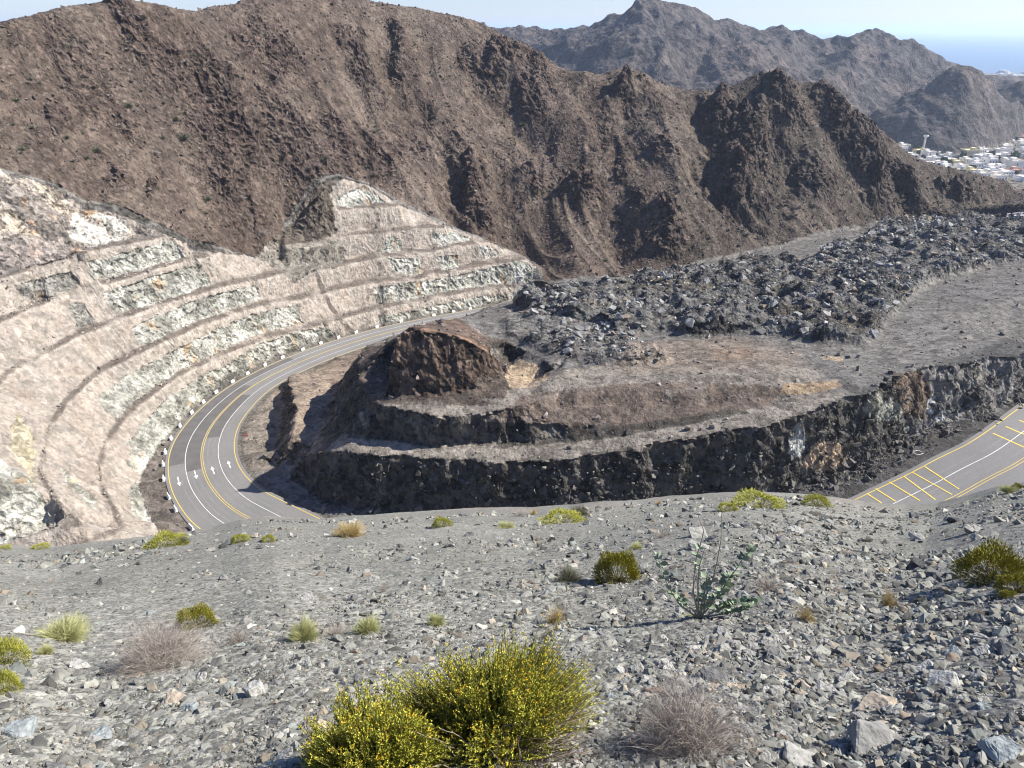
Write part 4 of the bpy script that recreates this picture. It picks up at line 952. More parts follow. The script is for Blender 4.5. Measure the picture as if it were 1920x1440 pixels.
def refine(V, Fc, amp, seed, lvl=2):
    """a stone for close view: chipped edges and rough faces"""
    bm = bmesh.new(); vv = [bm.verts.new(p) for p in V]
    for f in Fc:
        try: bm.faces.new([vv[i] for i in f])
        except ValueError: pass
    bmesh.ops.bevel(bm, geom=bm.edges[:], offset=.05, segments=1, affect='EDGES'); bmesh.ops.triangulate(bm, faces=bm.faces[:])
    bmesh.ops.subdivide_edges(bm, edges=bm.edges[:], cuts=lvl, use_grid_fill=True); bmesh.ops.triangulate(bm, faces=bm.faces[:])
    bm.normal_update(); co = np.array([v.co[:] for v in bm.verts]); no_ = np.array([v.normal[:] for v in bm.verts])
    d = (fbm(co[:, 0]*2+seed, co[:, 1]*2, co[:, 2]*2, 4))*amp
    co += no_*d[:, None]
    for v, p in zip(bm.verts, co): v.co = p
    bm.verts.index_update(); Vn = co; Fn = np.array([[v.index for v in f.verts] for f in bm.faces]); bm.free(); return Vn, Fn
M_rub = col_mat('rubble_rock', 2.0, .06)
STQ = stone_protos(20, 17, .7, 8)
g = np.random.default_rng(21)
mk = VF.rub > .35; jj, ii = np.nonzero(mk); nR = 42000
pk = g.integers(0, len(jj), nR); xs_ = VF.x0+(ii[pk]+g.random(nR))*VF.res; ys_ = VF.y0+(jj[pk]+g.random(nR))*VF.res
lum = fbm(xs_/14, ys_/14, 3.3, 3)
# coarse where the photo shows tipped blocks, fine elsewhere
coarse = sstep(-.15, .3, fbm(xs_/22+5, ys_/22, 1.3, 3)); sz = .125*(1-g.random(nR))**(-1/2.1); sz = np.clip(sz*(.6+.9*coarse), .13, 1.2)*(.8+np.hypot(xs_, ys_)/700)
zs_ = VF.sample(xs_, ys_)+sz*.25; okp = np.hypot(xs_, ys_) < 480; 
cr_ = np.array([.205, .202, .19])[None]*g.uniform(.5, 1.7, (nR, 1))*(1+.3*lum[:, None]); warm = g.random(nR) < .14; cr_[warm] *= np.array([1.35, 1.1, .85]); pale = g.random(nR) < .07; cr_[pale] *= 1.8
# scattered stones on the benches, ledges, verges and brown slopes
nS = 14000; xs2 = g.uniform(-140, 330, nS*3); ys2 = g.uniform(80, 420, nS*3); z2 = VF.sample(xs2, ys2); a2, b2_ = proj(xs2, ys2, z2)
rd2 = VF.sample(xs2, ys2, VF.rd); keep = (rd2 > 2) & (a2 > -60) & (a2 < 1980) & ~inpoly(a2, b2_, BEIGE) & (VF.sample(xs2, ys2, VF.rub) < .3)
nM = 60000; xm = g.uniform(-240, 330, nM); ym = g.uniform(150, 450, nM); zm = VF.sample(xm, ym); am, bm_ = proj(xm, ym, zm); crm = VF.sample(xm, ym, VF.crag)
km = (VF.sample(xm, ym, VF.msk) > .6) & (am > -40) & (am < 1960) & ~inpoly(am, bm_, BEIGE); xm, ym, zm, crm = xm[km], ym[km], zm[km], crm[km]
mt2 = VF.sample(xs2, ys2, VF.msk) > .5; keep &= ~mt2
xs2, ys2, z2, mt2 = xs2[keep], ys2[keep], z2[keep], mt2[keep]; s2_ = np.clip(.11*(1-g.random(len(xs2)))**(-1/2.2), .1, .8)
sm = np.clip(.22*(1-g.random(len(xm)))**(-1/2.4), .18, .9)*(1+crm*.35)
xs2 = np.concatenate([xs2, xm]); ys2 = np.concatenate([ys2, ym]); z2 = np.concatenate([z2, zm]); s2_ = np.concatenate([s2_, sm]); mt2 = np.concatenate([mt2, np.ones(len(xm), bool)])
c2_ = np.where(mt2[:, None], np.array([.112, .088, .072]), np.array([.19, .17, .15]))*g.uniform(.55, 1.6, (len(xs2), 1))
ex_, es_ = [], []
for k_, ln in list(bench.items())+[(4, b4c)]:
    for q in range(900 if k_ < 5 else 300):
        i_ = g.integers(1, len(ln)); t_ = g.random(); a_ = ln[i_-1][0]*(1-t_)+ln[i_][0]*t_; b_ = ln[i_-1][1]*(1-t_)+ln[i_][1]*t_+g.normal(0, 3)-1
        if a_ < -40: continue
        p = P(a_, b_, zb(k_, a_) if ln is not b4c else zr(a_)+24.7); ex_.append(p); es_.append(np.clip(.09*(1-g.random())**(-1/2.2), .08, .55))
for q in range(5200):
    p = ft[g.integers(len(ft))]; d_ = abs(g.normal(0, 2.2)); i_ = g.random()*6.28; ex_.append(np.array([p[0]+g.normal(0, 1.6), p[1]+g.normal(0, 1.6), 0])); es_.append(np.clip(.11*(1-g.random())**(-1/2.0), .1, .9))
ex_ = np.array(ex_); es_ = np.array(es_); zx = VF.sample(ex_[:, 0], ex_[:, 1])
bl = np.arange(len(ex_)) < len(ex_)-5200
xs2 = np.concatenate([xs2, ex_[:, 0]]); ys2 = np.concatenate([ys2, ex_[:, 1]]); z2 = np.concatenate([z2, zx]); s2_ = np.concatenate([s2_, es_])
c2_ = np.concatenate([c2_, np.where(bl[:, None], np.array([.30, .27, .23]), np.array([.12, .112, .10]))*g.uniform(.5, 1.5, (len(ex_), 1))])
pos = np.concatenate([np.stack([xs_, ys_, zs_], 1)[okp], np.stack([xs2, ys2, z2+s2_*.2], 1)]); size = np.concatenate([sz[okp], s2_]); colr = np.concatenate([cr_[okp], c2_]); isr = np.concatenate([np.ones(okp.sum(), bool), np.zeros(len(xs2), bool)])
rot = rotm(g, len(pos), .6); which = np.arange(len(pos)) % len(STP)
app = size/np.hypot(pos[:, 0], pos[:, 1]); app[~isr] = 0; aa, _ = proj(pos[:, 0], pos[:, 1], pos[:, 2]); app[(aa < 0) | (aa > 1920)] = 0
big_i = np.argsort(-app)[:290]
RBP = []
for k_ in range(12):
    V, Fc = refine(*STP[k_], .12, k_*3.1, 1); RBP.append([npmesh('boulder', V, Fc, noise_mat('boulder_rock_%d' % q if 0 else 'boulder_rock', cA, cB, 1.5, .9, .08), None) for q, (cA, cB) in enumerate((((.12, .118, .11), (.22, .218, .205)), ((.20, .20, .188), (.34, .338, .32)), ((.16, .13, .10), (.28, .23, .18))))])
lab = ['dark grey broken boulder lying in the rubble field', 'pale grey broken boulder lying in the rubble field', 'tan coloured broken boulder lying in the rubble field']
for j in big_i:
    lu = colr[j].mean(); kd = 2 if colr[j][0] > colr[j][2]*1.25 else (1 if lu > .19 else 0)
    o = link('boulder', RBP[int(g.integers(12))][kd], label=lab[kd], cat='boulder', group=['dark', 'pale', 'tan'][kd]+' boulders of the rubble field')
    o.location = pos[j]+np.array([0, 0, size[j]*.1]); o.rotation_euler = (g.normal(0, .3), g.normal(0, .3), g.uniform(0, 6)); o.scale = (size[j],)*3
rest = np.ones(len(pos), bool); rest[big_i] = False
V, Fc, Cc = batch_stones(STP, pos[rest & isr], size[rest & isr], rot[rest & isr], colr[rest & isr])
link('rubble', npmesh('rubble', V, Fc, M_rub, Cc), kind='stuff')
V, Fc, Cc = batch_stones(STQ, pos[rest & ~isr], size[rest & ~isr], rot[rest & ~isr], colr[rest & ~isr])
link('scree', npmesh('scree', V, Fc, M_rub, Cc), kind='stuff')

# ================================================================== THE GRAVEL SLOPE IN FRONT
LIP = [(-200,1035),(0,1028),(100,1025),(200,1012),(280,1002),(350,993),(400,985),(450,972),(500,967),(600,970),(700,964),(800,957),(900,951),(1000,949),(1100,943),(1200,936),(1300,926),(1400,919),(1500,921),(1560,927),(1620,937),(1700,943),(1760,940),(1820,926),(1870,911),(1920,905),(2120,890)]
la, lt_ = [], []
for a, b_ in LIP:
    d = ray(a, b_+3); la.append(math.atan2(d[0], d[1])); lt_.append(-d[2]/math.hypot(d[0], d[1]))
H0 = 1.75
la = np.array(la); lt_ = np.array(lt_)
# bearings beyond the frame: the lip carries on as a straight contour
def lipD(az): return np.interp(az, [-1.2, -.62, -.2, .2, .62, 1.2], [30, 33, 38, 44, 42, 40])
def zfg(x, y):
    x = np.asarray(x, float); y = np.asarray(y, float)
    D = np.hypot(x, y); az = np.arctan2(x, y); tl = np.interp(az, la, lt_); tl = np.where(np.abs(az) > .68, tl*np.clip(1-(np.abs(az)-.68)*.35, .3, 1), tl)
    Dl = lipD(az); s_ = tl-4*H0/(3*Dl); cc_ = H0/(3*Dl**4)
    z = -(H0+s_*D+cc_*np.minimum(D, Dl*1.5)**4)
    z -= .55*np.clip(D-Dl*1.02, 0, None)
    amp = np.clip(D/12, .12, 1)*sstep(0, 8, Dl-D+6)
    z += (fbm(x/9, y/9, 1.7, 4)*.35+fbm(x/2.6, y/2.6, 2.7, 3)*.09)*amp*.75+fbm(x/.7, y/.7, 4.7, 3)*.022
    return z
def fg_lift(px, py):
    d = ray(px, py); h = math.hypot(d[0], d[1]); d = d/h; r = np.exp(np.linspace(math.log(.8), math.log(60), 2500))
    z = zfg(d[0]*r, d[1]*r); b_ = np.where(z >= d[2]*r)[0]
    if len(b_) == 0: return None
    q = r[b_[0]]; return np.array([d[0]*q, d[1]*q, z[b_[0]]])
NCF, NRF = 1100, 1000
az = np.radians(np.linspace(-62, 62, NCF)); rr = np.concatenate([np.exp(np.linspace(math.log(.35), math.log(30), int(NRF*.8), endpoint=False)), np.linspace(30, 82, NRF-int(NRF*.8))])
X = np.sin(az)[None, :]*rr[:, None]; Y = np.cos(az)[None, :]*rr[:, None]; Z = zfg(X, Y)
g1 = fbm(X/.16, Y/.16, 3.1, 3); g2 = fbm(X/.05, Y/.05, 1.1, 2); w1, wi = worley2(X/.11, Y/.11); w2_, wj = worley2(X/.035, Y/.035)
nearf = np.clip(1-rr/14, 0, 1)[:, None]
Z += (g1*.014+(.5-w1)*.03)*np.clip(nearf*1.6, 0, 1)+(g2*.004+(.5-w2_)*.011)*nearf+fbm(X/.45, Y/.45, 7.1, 3)*.02
patch = fbm(X/5, Y/8, 5.5, 4); big = fbm(X/14, Y/14, 8.5, 3)
c = np.zeros(X.shape+(3,), np.float32)+np.array([.185, .182, .155], np.float32)
c = mixc(c, sstep(-.1, .4, patch)*.6, (.245, .24, .208)); c = mixc(c, sstep(.05, .5, -patch)*.5, (.175, .172, .158))
pxf, pyf = proj(X, Y, Z)
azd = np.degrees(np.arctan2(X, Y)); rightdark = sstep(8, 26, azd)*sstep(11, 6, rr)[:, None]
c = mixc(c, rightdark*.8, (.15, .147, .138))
cell = (wi/255.-.5)*nearf*1.1+(wj/255.-.5)*.5*nearf
c *= (1+cell+.10*fbm(X/.3, Y/.3, 2, 3))[..., None]
c = mixc(c, (rr > 27)[:, None]*sstep(0, .4, fbm(X/4, Y/4, 3, 3))*.5*np.ones_like(X), (.25, .20, .17))
M_fg = terrain_mat('gravel_slope', 40, 17, .012, .5, 1.5, 1.6)
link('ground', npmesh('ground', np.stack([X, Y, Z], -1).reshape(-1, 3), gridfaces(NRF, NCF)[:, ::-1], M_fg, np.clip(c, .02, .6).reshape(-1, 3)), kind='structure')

# ------------------------------------------------------------------ stones on the slope
g = np.random.default_rng(99)
def stone_cols(n_):
    base_ = np.array([[.275, .272, .25], [.22, .22, .205], [.14, .14, .132], [.36, .355, .325], [.25, .27, .26], [.31, .275, .225], [.09, .088, .085], [.235, .195, .16]])
    k_ = g.choice(8, n_, p=[.32, .29, .13, .10, .04, .06, .03, .03]); return base_[k_]*g.uniform(.45, 1.12, (n_, 1))*np.array([1.0, 1.0, .95]), k_
nF = 290000
azs = np.radians(g.uniform(-66, 66, nF)); u_ = g.random(nF)
# even over the picture height: tan of the depression angle is even between the foot of the frame and the lip
tlow = 1.45; Dl_ = lipD(azs); tl = np.interp(azs, la, lt_); s_ = tl-4*H0/(3*Dl_); tt_ = (tl+.004)+(tlow-tl)*u_**1.25
D = H0/np.maximum(tt_-s_, .02); D = np.minimum(D, Dl_*1.02)
xs_ = np.sin(azs)*D; ys_ = np.cos(azs)*D
smin = .0018*D; sz = smin*(1-g.random(nF))**(-1/1.95)
azd = np.degrees(azs)
coarse = .35+.65*sstep(-.15, .3, fbm(xs_/2.5, ys_/3.5, 6.1, 3)) + .8*sstep(10, 28, azd)*(D < 12)
pch = sstep(-.1, .4, fbm(xs_/5, ys_/6, 2.1, 3)); upw = sstep(5.5, 9, D)*(1-.45*sstep(8, 25, np.degrees(azs))); thin = 1-upw*(1-(.10+.42*pch)); 
keep = g.random(nF) < thin
sz = np.minimum(sz*np.clip(coarse, .5, 1.25), .06+.005*D)
sz = np.minimum(sz, .016*D)
xs_, ys_, sz, D = xs_[keep], ys_[keep], sz[keep], D[keep]; nF = len(xs_)
cl_, kc = stone_cols(nF)
zs_ = zfg(xs_, ys_)+sz*.02
pos = np.stack([xs_, ys_, zs_], 1); rot = rotm(g, nF, .35)
# particular stones seen in the photograph: pixel, width px, colour index
ST = [(1147,1300,46,4,'pale blue grey block standing beside the big flowering bush'),(1310,1000,52,0,None),(1333,1010,40,2,None),(1352,1026,42,0,None),(1385,985,38,0,None),(1403,984,34,2,None),(1412,995,34,0,None),(1432,1010,44,0,None),(1452,983,26,0,None),
      (1468,1016,46,2,'almost black jagged stone in the middle of the upper stone cluster'),(1490,992,40,3,'white faced triangular stone among the cluster on the upper slope'),(1512,1004,30,1,None),(1525,1011,30,0,None),(1550,1052,36,1,None),(1573,1045,30,1,None),(1717,965,44,2,None),(1745,980,30,2,None),(1790,973,46,6,'black split boulder on the right of the upper slope'),(1824,992,40,0,None),
      (1722,1005,42,0,None),(1217,1022,28,0,None),(1311,1022,60,0,None),(840,1022,38,0,'tall pale stone standing left of centre near the lip'),(776,1045,38,3,None),(885,1000,40,2,None),(905,1035,34,0,None),(935,1008,30,1,None),(790,1014,30,0,None),(700,1085,36,0,None),(660,1072,30,1,None),(685,1070,26,0,None),(630,1060,36,1,None),
      (575,1120,34,3,None),(660,1120,36,2,None),(420,1083,32,1,None),(395,1098,34,1,None),(368,1081,28,1,None),(278,1150,30,4,None),(1890,1215,70,2,'dark flat topped boulder at the right edge of the slope'),(1865,1405,90,4,'large pale blue grey boulder in the bottom right corner'),(1510,1415,110,0,'large pale speckled slab at the bottom of the photo'),
      (1640,1385,120,1,None),(1300,1300,70,2,None),(1340,1262,110,2,'long dark slab lying across the stones right of the big bush'),(1230,1285,90,7,'flat reddish brown slab right of the big bush'),(1640,1320,120,5,'tan and white slab on the lower right of the slope'),(330,1305,80,5,'flat tan slab left of the big bush'),(590,1357,80,5,None),(40,1370,70,4,None),(180,1380,60,4,None),
      (480,1295,70,3,None),(150,1245,50,3,None),(375,1268,40,3,None),(565,1300,50,0,None),(105,1435,60,2,None),(1710,1190,50,2,None),(1450,1225,60,2,None),(1130,1185,40,1,None),(1310,1215,46,3,None),(1550,1290,60,0,None),(1770,1280,70,3,None),(1430,1090,40,1,None),(1255,1045,28,1,None),(1125,1020,24,1,None),(1095,1040,22,0,None),(1060,1025,20,0,None),(996,1053,26,1,None),(1665,1130,20,2,None),(1760,1075,44,2,None),(1715,1062,50,6,None)]
M_st = [noise_mat('stone_%s' % n_, ca, cb_, 3.5, .85, .02, 9) for n_, ca, cb_ in (('grey', (.20, .198, .18), (.34, .335, .305)), ('mid', (.15, .15, .14), (.26, .258, .24)), ('dark', (.08, .082, .08), (.17, .17, .165)), ('white', (.28, .275, .25), (.44, .435, .40)), ('blue', (.18, .205, .205), (.31, .335, .33)), ('tan', (.24, .20, .155), (.42, .36, .28)), ('black', (.035, .035, .036), (.09, .09, .09)), ('brown', (.16, .12, .09), (.27, .21, .165)))]
FSP = stone_protos(14, 5, .5, 13)
FGP = [refine(*FSP[k_], .16, k_*2.7, 2) for k_ in range(14)]
FGM = {}
def fg_mesh(k_, kc_):
    if (k_, kc_) not in FGM: FGM[(k_, kc_)] = npmesh('stone', FGP[k_][0], FGP[k_][1], M_st[kc_])
    return FGM[(k_, kc_)]
names = ['pale grey', 'mid grey', 'dark grey', 'whitish', 'bluish grey', 'tan', 'black', 'brown']
for a, b_, wpx, kc_, lb in ST:
    p = fg_lift(a, b_+wpx*.12)
    if p is None: continue
    dist = np.linalg.norm(p); s_ = wpx/2*dist/F/math.cos(math.atan2(abs(a-960), F))*.68
    o = link('stone', fg_mesh(int(g.integers(14)), kc_), label=lb or names[kc_]+' angular stone lying loose on the near gravel slope', cat='stone', group=None if lb else names[kc_]+' stones on the near slope')
    flat = .4 if ('slab' in (lb or '')) else .85; o.scale = (s_, s_, s_*flat*1.1); o.location = (p[0], p[1], p[2]+s_*.18*flat); o.rotation_euler = (g.normal(0, .25), g.normal(0, .25), g.uniform(0, 6))
app = sz/D; px_, py_ = proj(pos[:, 0], pos[:, 1], pos[:, 2]); app[(px_ < 0) | (px_ > 1920) | (py_ > 1440)] = 0
big_i = np.argsort(-app)[:300-len(ST)-4]
for j in big_i:
    kc_ = int(kc[j]); o = link('stone', fg_mesh(int(g.integers(14)), kc_), label=names[kc_]+' angular stone lying loose on the near gravel slope', cat='stone', group=names[kc_]+' stones on the near slope')
    o.location = pos[j]; o.scale = (sz[j],)*3; o.rotation_euler = (g.normal(0, .25), g.normal(0, .25), g.uniform(0, 6))
rest = np.ones(nF, bool); rest[big_i] = False
mid = np.argsort(-app)[len(big_i):len(big_i)+2600]; rest[mid] = False; FGQ = [refine(*FSP[k_], .16, k_*1.9, 1) for k_ in range(10)]
M_gr = col_mat('gravel_stone', 9, .006, .75, 1.25)
V, Fc, Cc = batch_stones(stone_protos(24, 8, .5, 8), pos[rest], sz[rest], rot[rest], cl_[rest])
V2, F2, C2 = batch_stones(FGQ, pos[mid]-np.array([0, 0, 1])*sz[mid][:, None]*.12, sz[mid], rot[mid], cl_[mid]); Fc = np.concatenate([Fc, F2+len(V)]); V = np.concatenate([V, V2]); Cc = np.concatenate([Cc, C2])
link('gravel', npmesh('gravel', V, Fc, M_gr, Cc), kind='stuff')
print('stones', nF, len(Fc))

# ================================================================== PLANTS
def leafm(name, c1, c2, sc=6, tr=.0):
    m, nt, n, l, b = newmat(name); b.inputs['Roughness'].default_value = .7
    oi = N(nt, 'ShaderNodeNewGeometry'); rp = N(nt, 'ShaderNodeValToRGB'); rp.color_ramp.elements[0].color = (*c1, 1); rp.color_ramp.elements[1].color = (*c2, 1)
    l.new(oi.outputs['Random Per Island'], rp.inputs[0]); l.new(rp.outputs[0], b.inputs['Base Color'])
    b.inputs['Subsurface Weight'].default_value = 0
    return m
M_ol = leafm('olive_foliage', (.13, .13, .016), (.31, .275, .035)); M_pale = leafm('pale_green_foliage', (.28, .30, .12), (.58, .57, .29)); M_yel2 = leafm('yellow_green_foliage', (.19, .21, .03), (.42, .40, .07))
M_straw = leafm('straw_blades', (.36, .27, .12), (.62, .50, .26)); M_dry = leafm('dry_grey_twigs', (.20, .17, .145), (.44, .39, .335)); M_gg = leafm('grey_green_twigs', (.10, .11, .07), (.22, .22, .15))
M_twig = leafm('brown_stem', (.07, .05, .03), (.15, .11, .07)); M_gst = leafm('green_stem', (.10, .10, .025), (.20, .17, .06)); M_flow = leafm('yellow_flower', (.55, .30, .01), (.80, .52, .03)); M_gleaf = leafm('green_leaflet', (.18, .21, .022), (.60, .56, .08))
def blades(n_, seed, R0, H, wd, spread=1.0, droop=.15, seg=3, inner=.35, lo=.12, clump=0):
    """n_ slender blades fanning from the root to a domed outline; each tapers to a point"""
    g = np.random.default_rng(seed); th = g.uniform(0, 2*np.pi, n_); ph = np.arccos(g.uniform(lo, 1, n_))
    if clump: 
        ca = g.uniform(0, 6.283, clump); cph = np.arccos(g.uniform(lo, 1, clump)); k_ = g.integers(0, clump, n_); th = ca[k_]+g.normal(0, .25, n_); ph = cph[k_]+g.normal(0, .18, n_)
    lump = 1+.14*np.sin(th*3+seed)+.10*np.sin(th*5+ph*4+seed*2)
    Ln = g.uniform(.6 if clump else .82, 1.04, n_)*lump
    tip = np.stack([np.sin(ph)*np.cos(th)*R0*Ln, np.sin(ph)*np.sin(th)*R0*Ln, np.maximum(np.cos(ph), .04)*H*Ln], 1)
    st = tip*g.uniform(0, inner, (n_, 1)); st[:, :2] += g.normal(0, R0*.06, (n_, 2)); st[:, 2] = np.maximum(st[:, 2]-.02*H, -.02*H)
    side = np.cross(tip-st, g.normal(size=(n_, 3))); side /= np.linalg.norm(side, axis=1)[:, None]+1e-9
    bend = g.normal(0, droop*R0, (n_, 3)); bend2 = g.normal(0, droop*R0*.5, (n_, 3)); Vs = []
    for q in range(seg+1):
        t = q/seg; cpt = st+(tip-st)*t+bend*(t*(1-t))+bend2*math.sin(t*9)*.35*t; wq = wd*(1-t*.85)*.5
        Vs += [cpt-side*wq, cpt+side*wq]
    V = np.stack(Vs, 1); b_ = (np.arange(n_)*2*(seg+1))[:, None]
    Fs = [np.stack([b_[:, 0]+2*q, b_[:, 0]+2*q+1, b_[:, 0]+2*q+3, b_[:, 0]+2*q+2], 1) for q in range(seg)]
    return V.reshape(-1, 3), np.stack(Fs, 1).reshape(-1, 4), tip, st
def quads_at(cen, size, seed, asp=.5, up=.5):
    g = np.random.default_rng(seed); n_ = len(cen); a = g.normal(size=(n_, 3)); a[:, 2] += up; a /= np.linalg.norm(a, axis=1)[:, None]; b_ = np.cross(a, g.normal(size=(n_, 3))); b_ /= np.linalg.norm(b_, axis=1)[:, None]; s_ = np.asarray(size)*g.uniform(.6, 1.3, n_); s_ = s_[:, None]
    V = np.stack([cen, cen+a*s_*.55+b_*s_*asp*.5, cen+a*s_*1.1, cen+a*s_*.55-b_*s_*asp*.5], 1); return V.reshape(-1, 3), np.arange(n_*4).reshape(-1, 4)
def dense_proto(seed, mat, n_=900, leaf=.05):
    """a rounded cushion shrub: branching stems carrying many short leafy sprigs near the outline"""
    V, f, tip, st = blades(70, seed, .9, .85, .02, lo=.05, inner=.1); stem = npmesh('stems', V, f, M_twig)
    g = np.random.default_rng(seed+1); d = g.normal(size=(n_*5, 3)); d[:, 2] = np.abs(d[:, 2]); d /= np.linalg.norm(d, axis=1)[:, None]
    lump = 1+.10*np.sin(d[:, 0]*6+seed)+.09*np.sin(d[:, 1]*7+seed*3)+.07*np.sin(d[:, 2]*9)
    cen = d*(lump*g.uniform(.72, 1.0, n_*5))[:, None]*np.array([1, 1, .92])
    # sprigs point outward
    a = d+g.normal(0, .45, d.shape); a[:, 2] += .25; a /= np.linalg.norm(a, axis=1)[:, None]; b_ = np.cross(a, g.normal(size=a.shape)); b_ /= np.linalg.norm(b_, axis=1)[:, None]
    L_ = leaf*g.uniform(1.2, 3.2, (len(d), 1)); W_ = leaf*.30
    V = np.stack([cen-b_*W_, cen+b_*W_, cen+a*L_], 1).reshape(-1, 3)
    return npmesh('foliage', V, np.arange(len(V)).reshape(-1, 3), mat), stem
def wispy_proto(seed, mat, n_=1400, wd=.012, stems=60, clump=0, droop=.25, lo=.1, inner=.5, seg=3):
    V, f, tip, st = blades(n_, seed, 1, .95, wd, droop=droop, clump=clump, lo=lo, inner=inner, seg=seg); V2, f2, _, _ = blades(stems, seed+5, .7, .6, .02, lo=.1, inner=.1)
    return npmesh('foliage', V, f, mat), npmesh('stems', V2, f2, M_twig if mat is not M_dry else M_dry)
PROT = {'round': [dense_proto(3+i, M_ol, 1400, .05) for i in range(2)], 'green': [dense_proto(13+i, M_yel2, 1000, .05) for i in range(2)], 'pale': [wispy_proto(23+i, M_pale, 2600, .016, clump=70) for i in range(2)],
        'straw': [wispy_proto(33, M_straw, 2600, .014, droop=.2, lo=.05)], 'strawthin': [wispy_proto(34, M_straw, 500, .013, clump=30, droop=.4)], 'dry': [wispy_proto(43+i, M_dry, 2600, .0065, clump=220, droop=.8, lo=.02, seg=6) for i in range(2)],
        'greygreen': [wispy_proto(53, M_gg, 1300, .016, clump=60, droop=.4)], 'faint': [wispy_proto(63, M_dry, 500, .007, clump=50, droop=.5)]}
def shrub(kind, px, py, wpx, hpx, label, k_=0, name='shrub', far=False, cat='shrub', group=None):
    p = (VF.lift(px, py, 60, 600) if far else fg_lift(px, py))
    if p is None: print('no ground for', label); return
    dist = math.hypot(p[1]*cp-p[2]*sp, 0); R_ = wpx/2*dist/F; H_ = max(hpx*dist/F/math.cos(math.atan2(-p[2], math.hypot(p[0], p[1])))*.85, R_*.45)
    o = empty(name, (p[0], p[1], p[2]-.03*R_), random.uniform(0, 6.28), label=label, cat=cat, group=group)
    o.scale = (R_, R_, H_)
    fo, st = PROT[kind][k_ % len(PROT[kind])]; link('foliage', fo, o); link('stems', st, o); return o
PL_ = [('round',1158,1090,84,60,'round olive green shrub casting a shadow in the middle of the slope',0), ('round',367,1176,74,38,'low round olive shrub directly behind the grey dry bush',1), ('green',1530,948,54,20,'broad yellow green shrub on the lip below the dark cliff',0),
  ('round',1713,941,28,14,'small round shrub at the lip in front of the yellow road bars',0), ('round',1862,1088,130,66,'large olive shrub at the right edge of the slope',1), ('round',1905,1112,70,40,'smaller olive shrub tucked against the large one at the right edge',0),
  ('green',312,1024,70,24,'wide yellow green shrub near the lip below the bend in the road',1), ('green',450,1017,34,16,'small dark green shrub left of its yellow twin near the lip',0), ('green',503,1016,27,14,'tiny yellow green shrub between the dark one and the straw tuft',1),
  ('green',828,988,38,19,'small olive shrub at the lip below the end of the dark cliff',0), ('green',1055,980,80,16,'low spreading yellow shrub on the lip near the centre',1), ('green',1425,952,100,16,'long low yellow green shrub on the lip',0), ('green',1365,958,44,14,'low green shrub at the left end of the long yellow green one',1),
  ('green',1770,938,44,9,'flat green tuft on the lip near the right hand road',0), ('round',1772,934,16,7,'tiny dark green shrub beside the double yellow line',0), ('pale',122,1198,108,46,'pale green wispy bush on the left of the slope',0), ('pale',573,1200,70,48,'rounded pale green bush between the grey dry bush and the centre',1),
  ('pale',690,1187,60,36,'wispy pale green bush right of the rounded pale one',0), ('pale',817,1172,44,24,'small pale green tuft just above the flowering bush',1), ('green',12,1245,76,52,'yellow green shrub cut by the left edge, upper of two',0), ('green',8,1300,62,48,'yellow green shrub cut by the left edge, lower of two',1),
  ('pale',86,1226,36,22,'little pale tuft below the pale wispy bush on the left',0), ('green',75,1030,32,10,'tiny green shrub on the far left of the lip',0), ('green',8,1030,24,7,'tiny green shrub where the lip meets the left edge',1), ('pale',948,990,42,12,'faint green tuft on the lip left of the yellow shrub',1),
  ('pale',1893,924,42,18,'pale grassy tuft on the lip at the far right',0), ('round',1908,918,24,12,'dark green tuft next to the pale grass at the far right',1), ('pale',1193,1030,34,14,'yellowish tuft uphill of the round olive shrub',1), ('pale',1310,1002,30,14,'small pale tuft behind the stone cluster',0), ('round',1892,1122,36,14,'flat bright green clump under the right edge shrubs',1),
  ('straw',655,1006,66,30,'golden straw coloured grass tuft near the lip',0), ('strawthin',1040,1168,58,44,'thin straw coloured dry weed in the centre of the slope',0), ('strawthin',1665,1138,50,46,'pale wispy dry weed on the right side of the slope',0), ('strawthin',1510,1166,58,46,'straw coloured weed right of the broad leaved plant',0),
  ('greygreen',1087,968,50,30,'grey twiggy bush on the lip against the dark cliff',0), ('greygreen',1065,1090,64,36,'grey green twiggy bush left of the round olive shrub',0), ('greygreen',345,1020,32,20,'grey tuft beside the wide yellow green shrub at the lip',0), ('faint',975,968,44,18,'faint dry tuft on the lip left of the grey twiggy bush',0),
  ('dry',305,1248,200,84,'large grey brown leafless bush on the left of the slope',0), ('dry',1285,1402,250,112,'large grey dry bush of thin twigs right of the flowering bush',1), ('faint',445,1205,80,40,'faint dry weed right of the large leafless bush',0), ('faint',632,1192,60,34,'faint dry weed between the two pale green bushes',0),
  ('faint',1240,1008,50,20,'faint dry weed behind the broad leaved plant',0), ('faint',718,1110,26,24,'small wispy dry stalks in the middle left of the slope',0), ('strawthin',1235,945,22,10,'small straw tuft on the lip right of centre',0), ('faint',1440,1105,90,40,'faint dry weed on the dark gravel right of the broad leaved plant',0), ('pale',1290,1160,20,9,'tiny green sprout left of the broad leaved plant',0),
  ('green',312,992,96,30,'bushy green plant at the lip beside the last barrier blocks',1), ('strawthin',1640,930,20,10,'tiny straw tuft beside the road edge on the lip',0), ('strawthin',1000,965,24,16,'small dry stalks on the lip left of the grey bush',0)]
for kd, a, b_, w_, h_, lb, k_ in PL_: shrub(kd, a, b_, w_, h_, lb, k_)
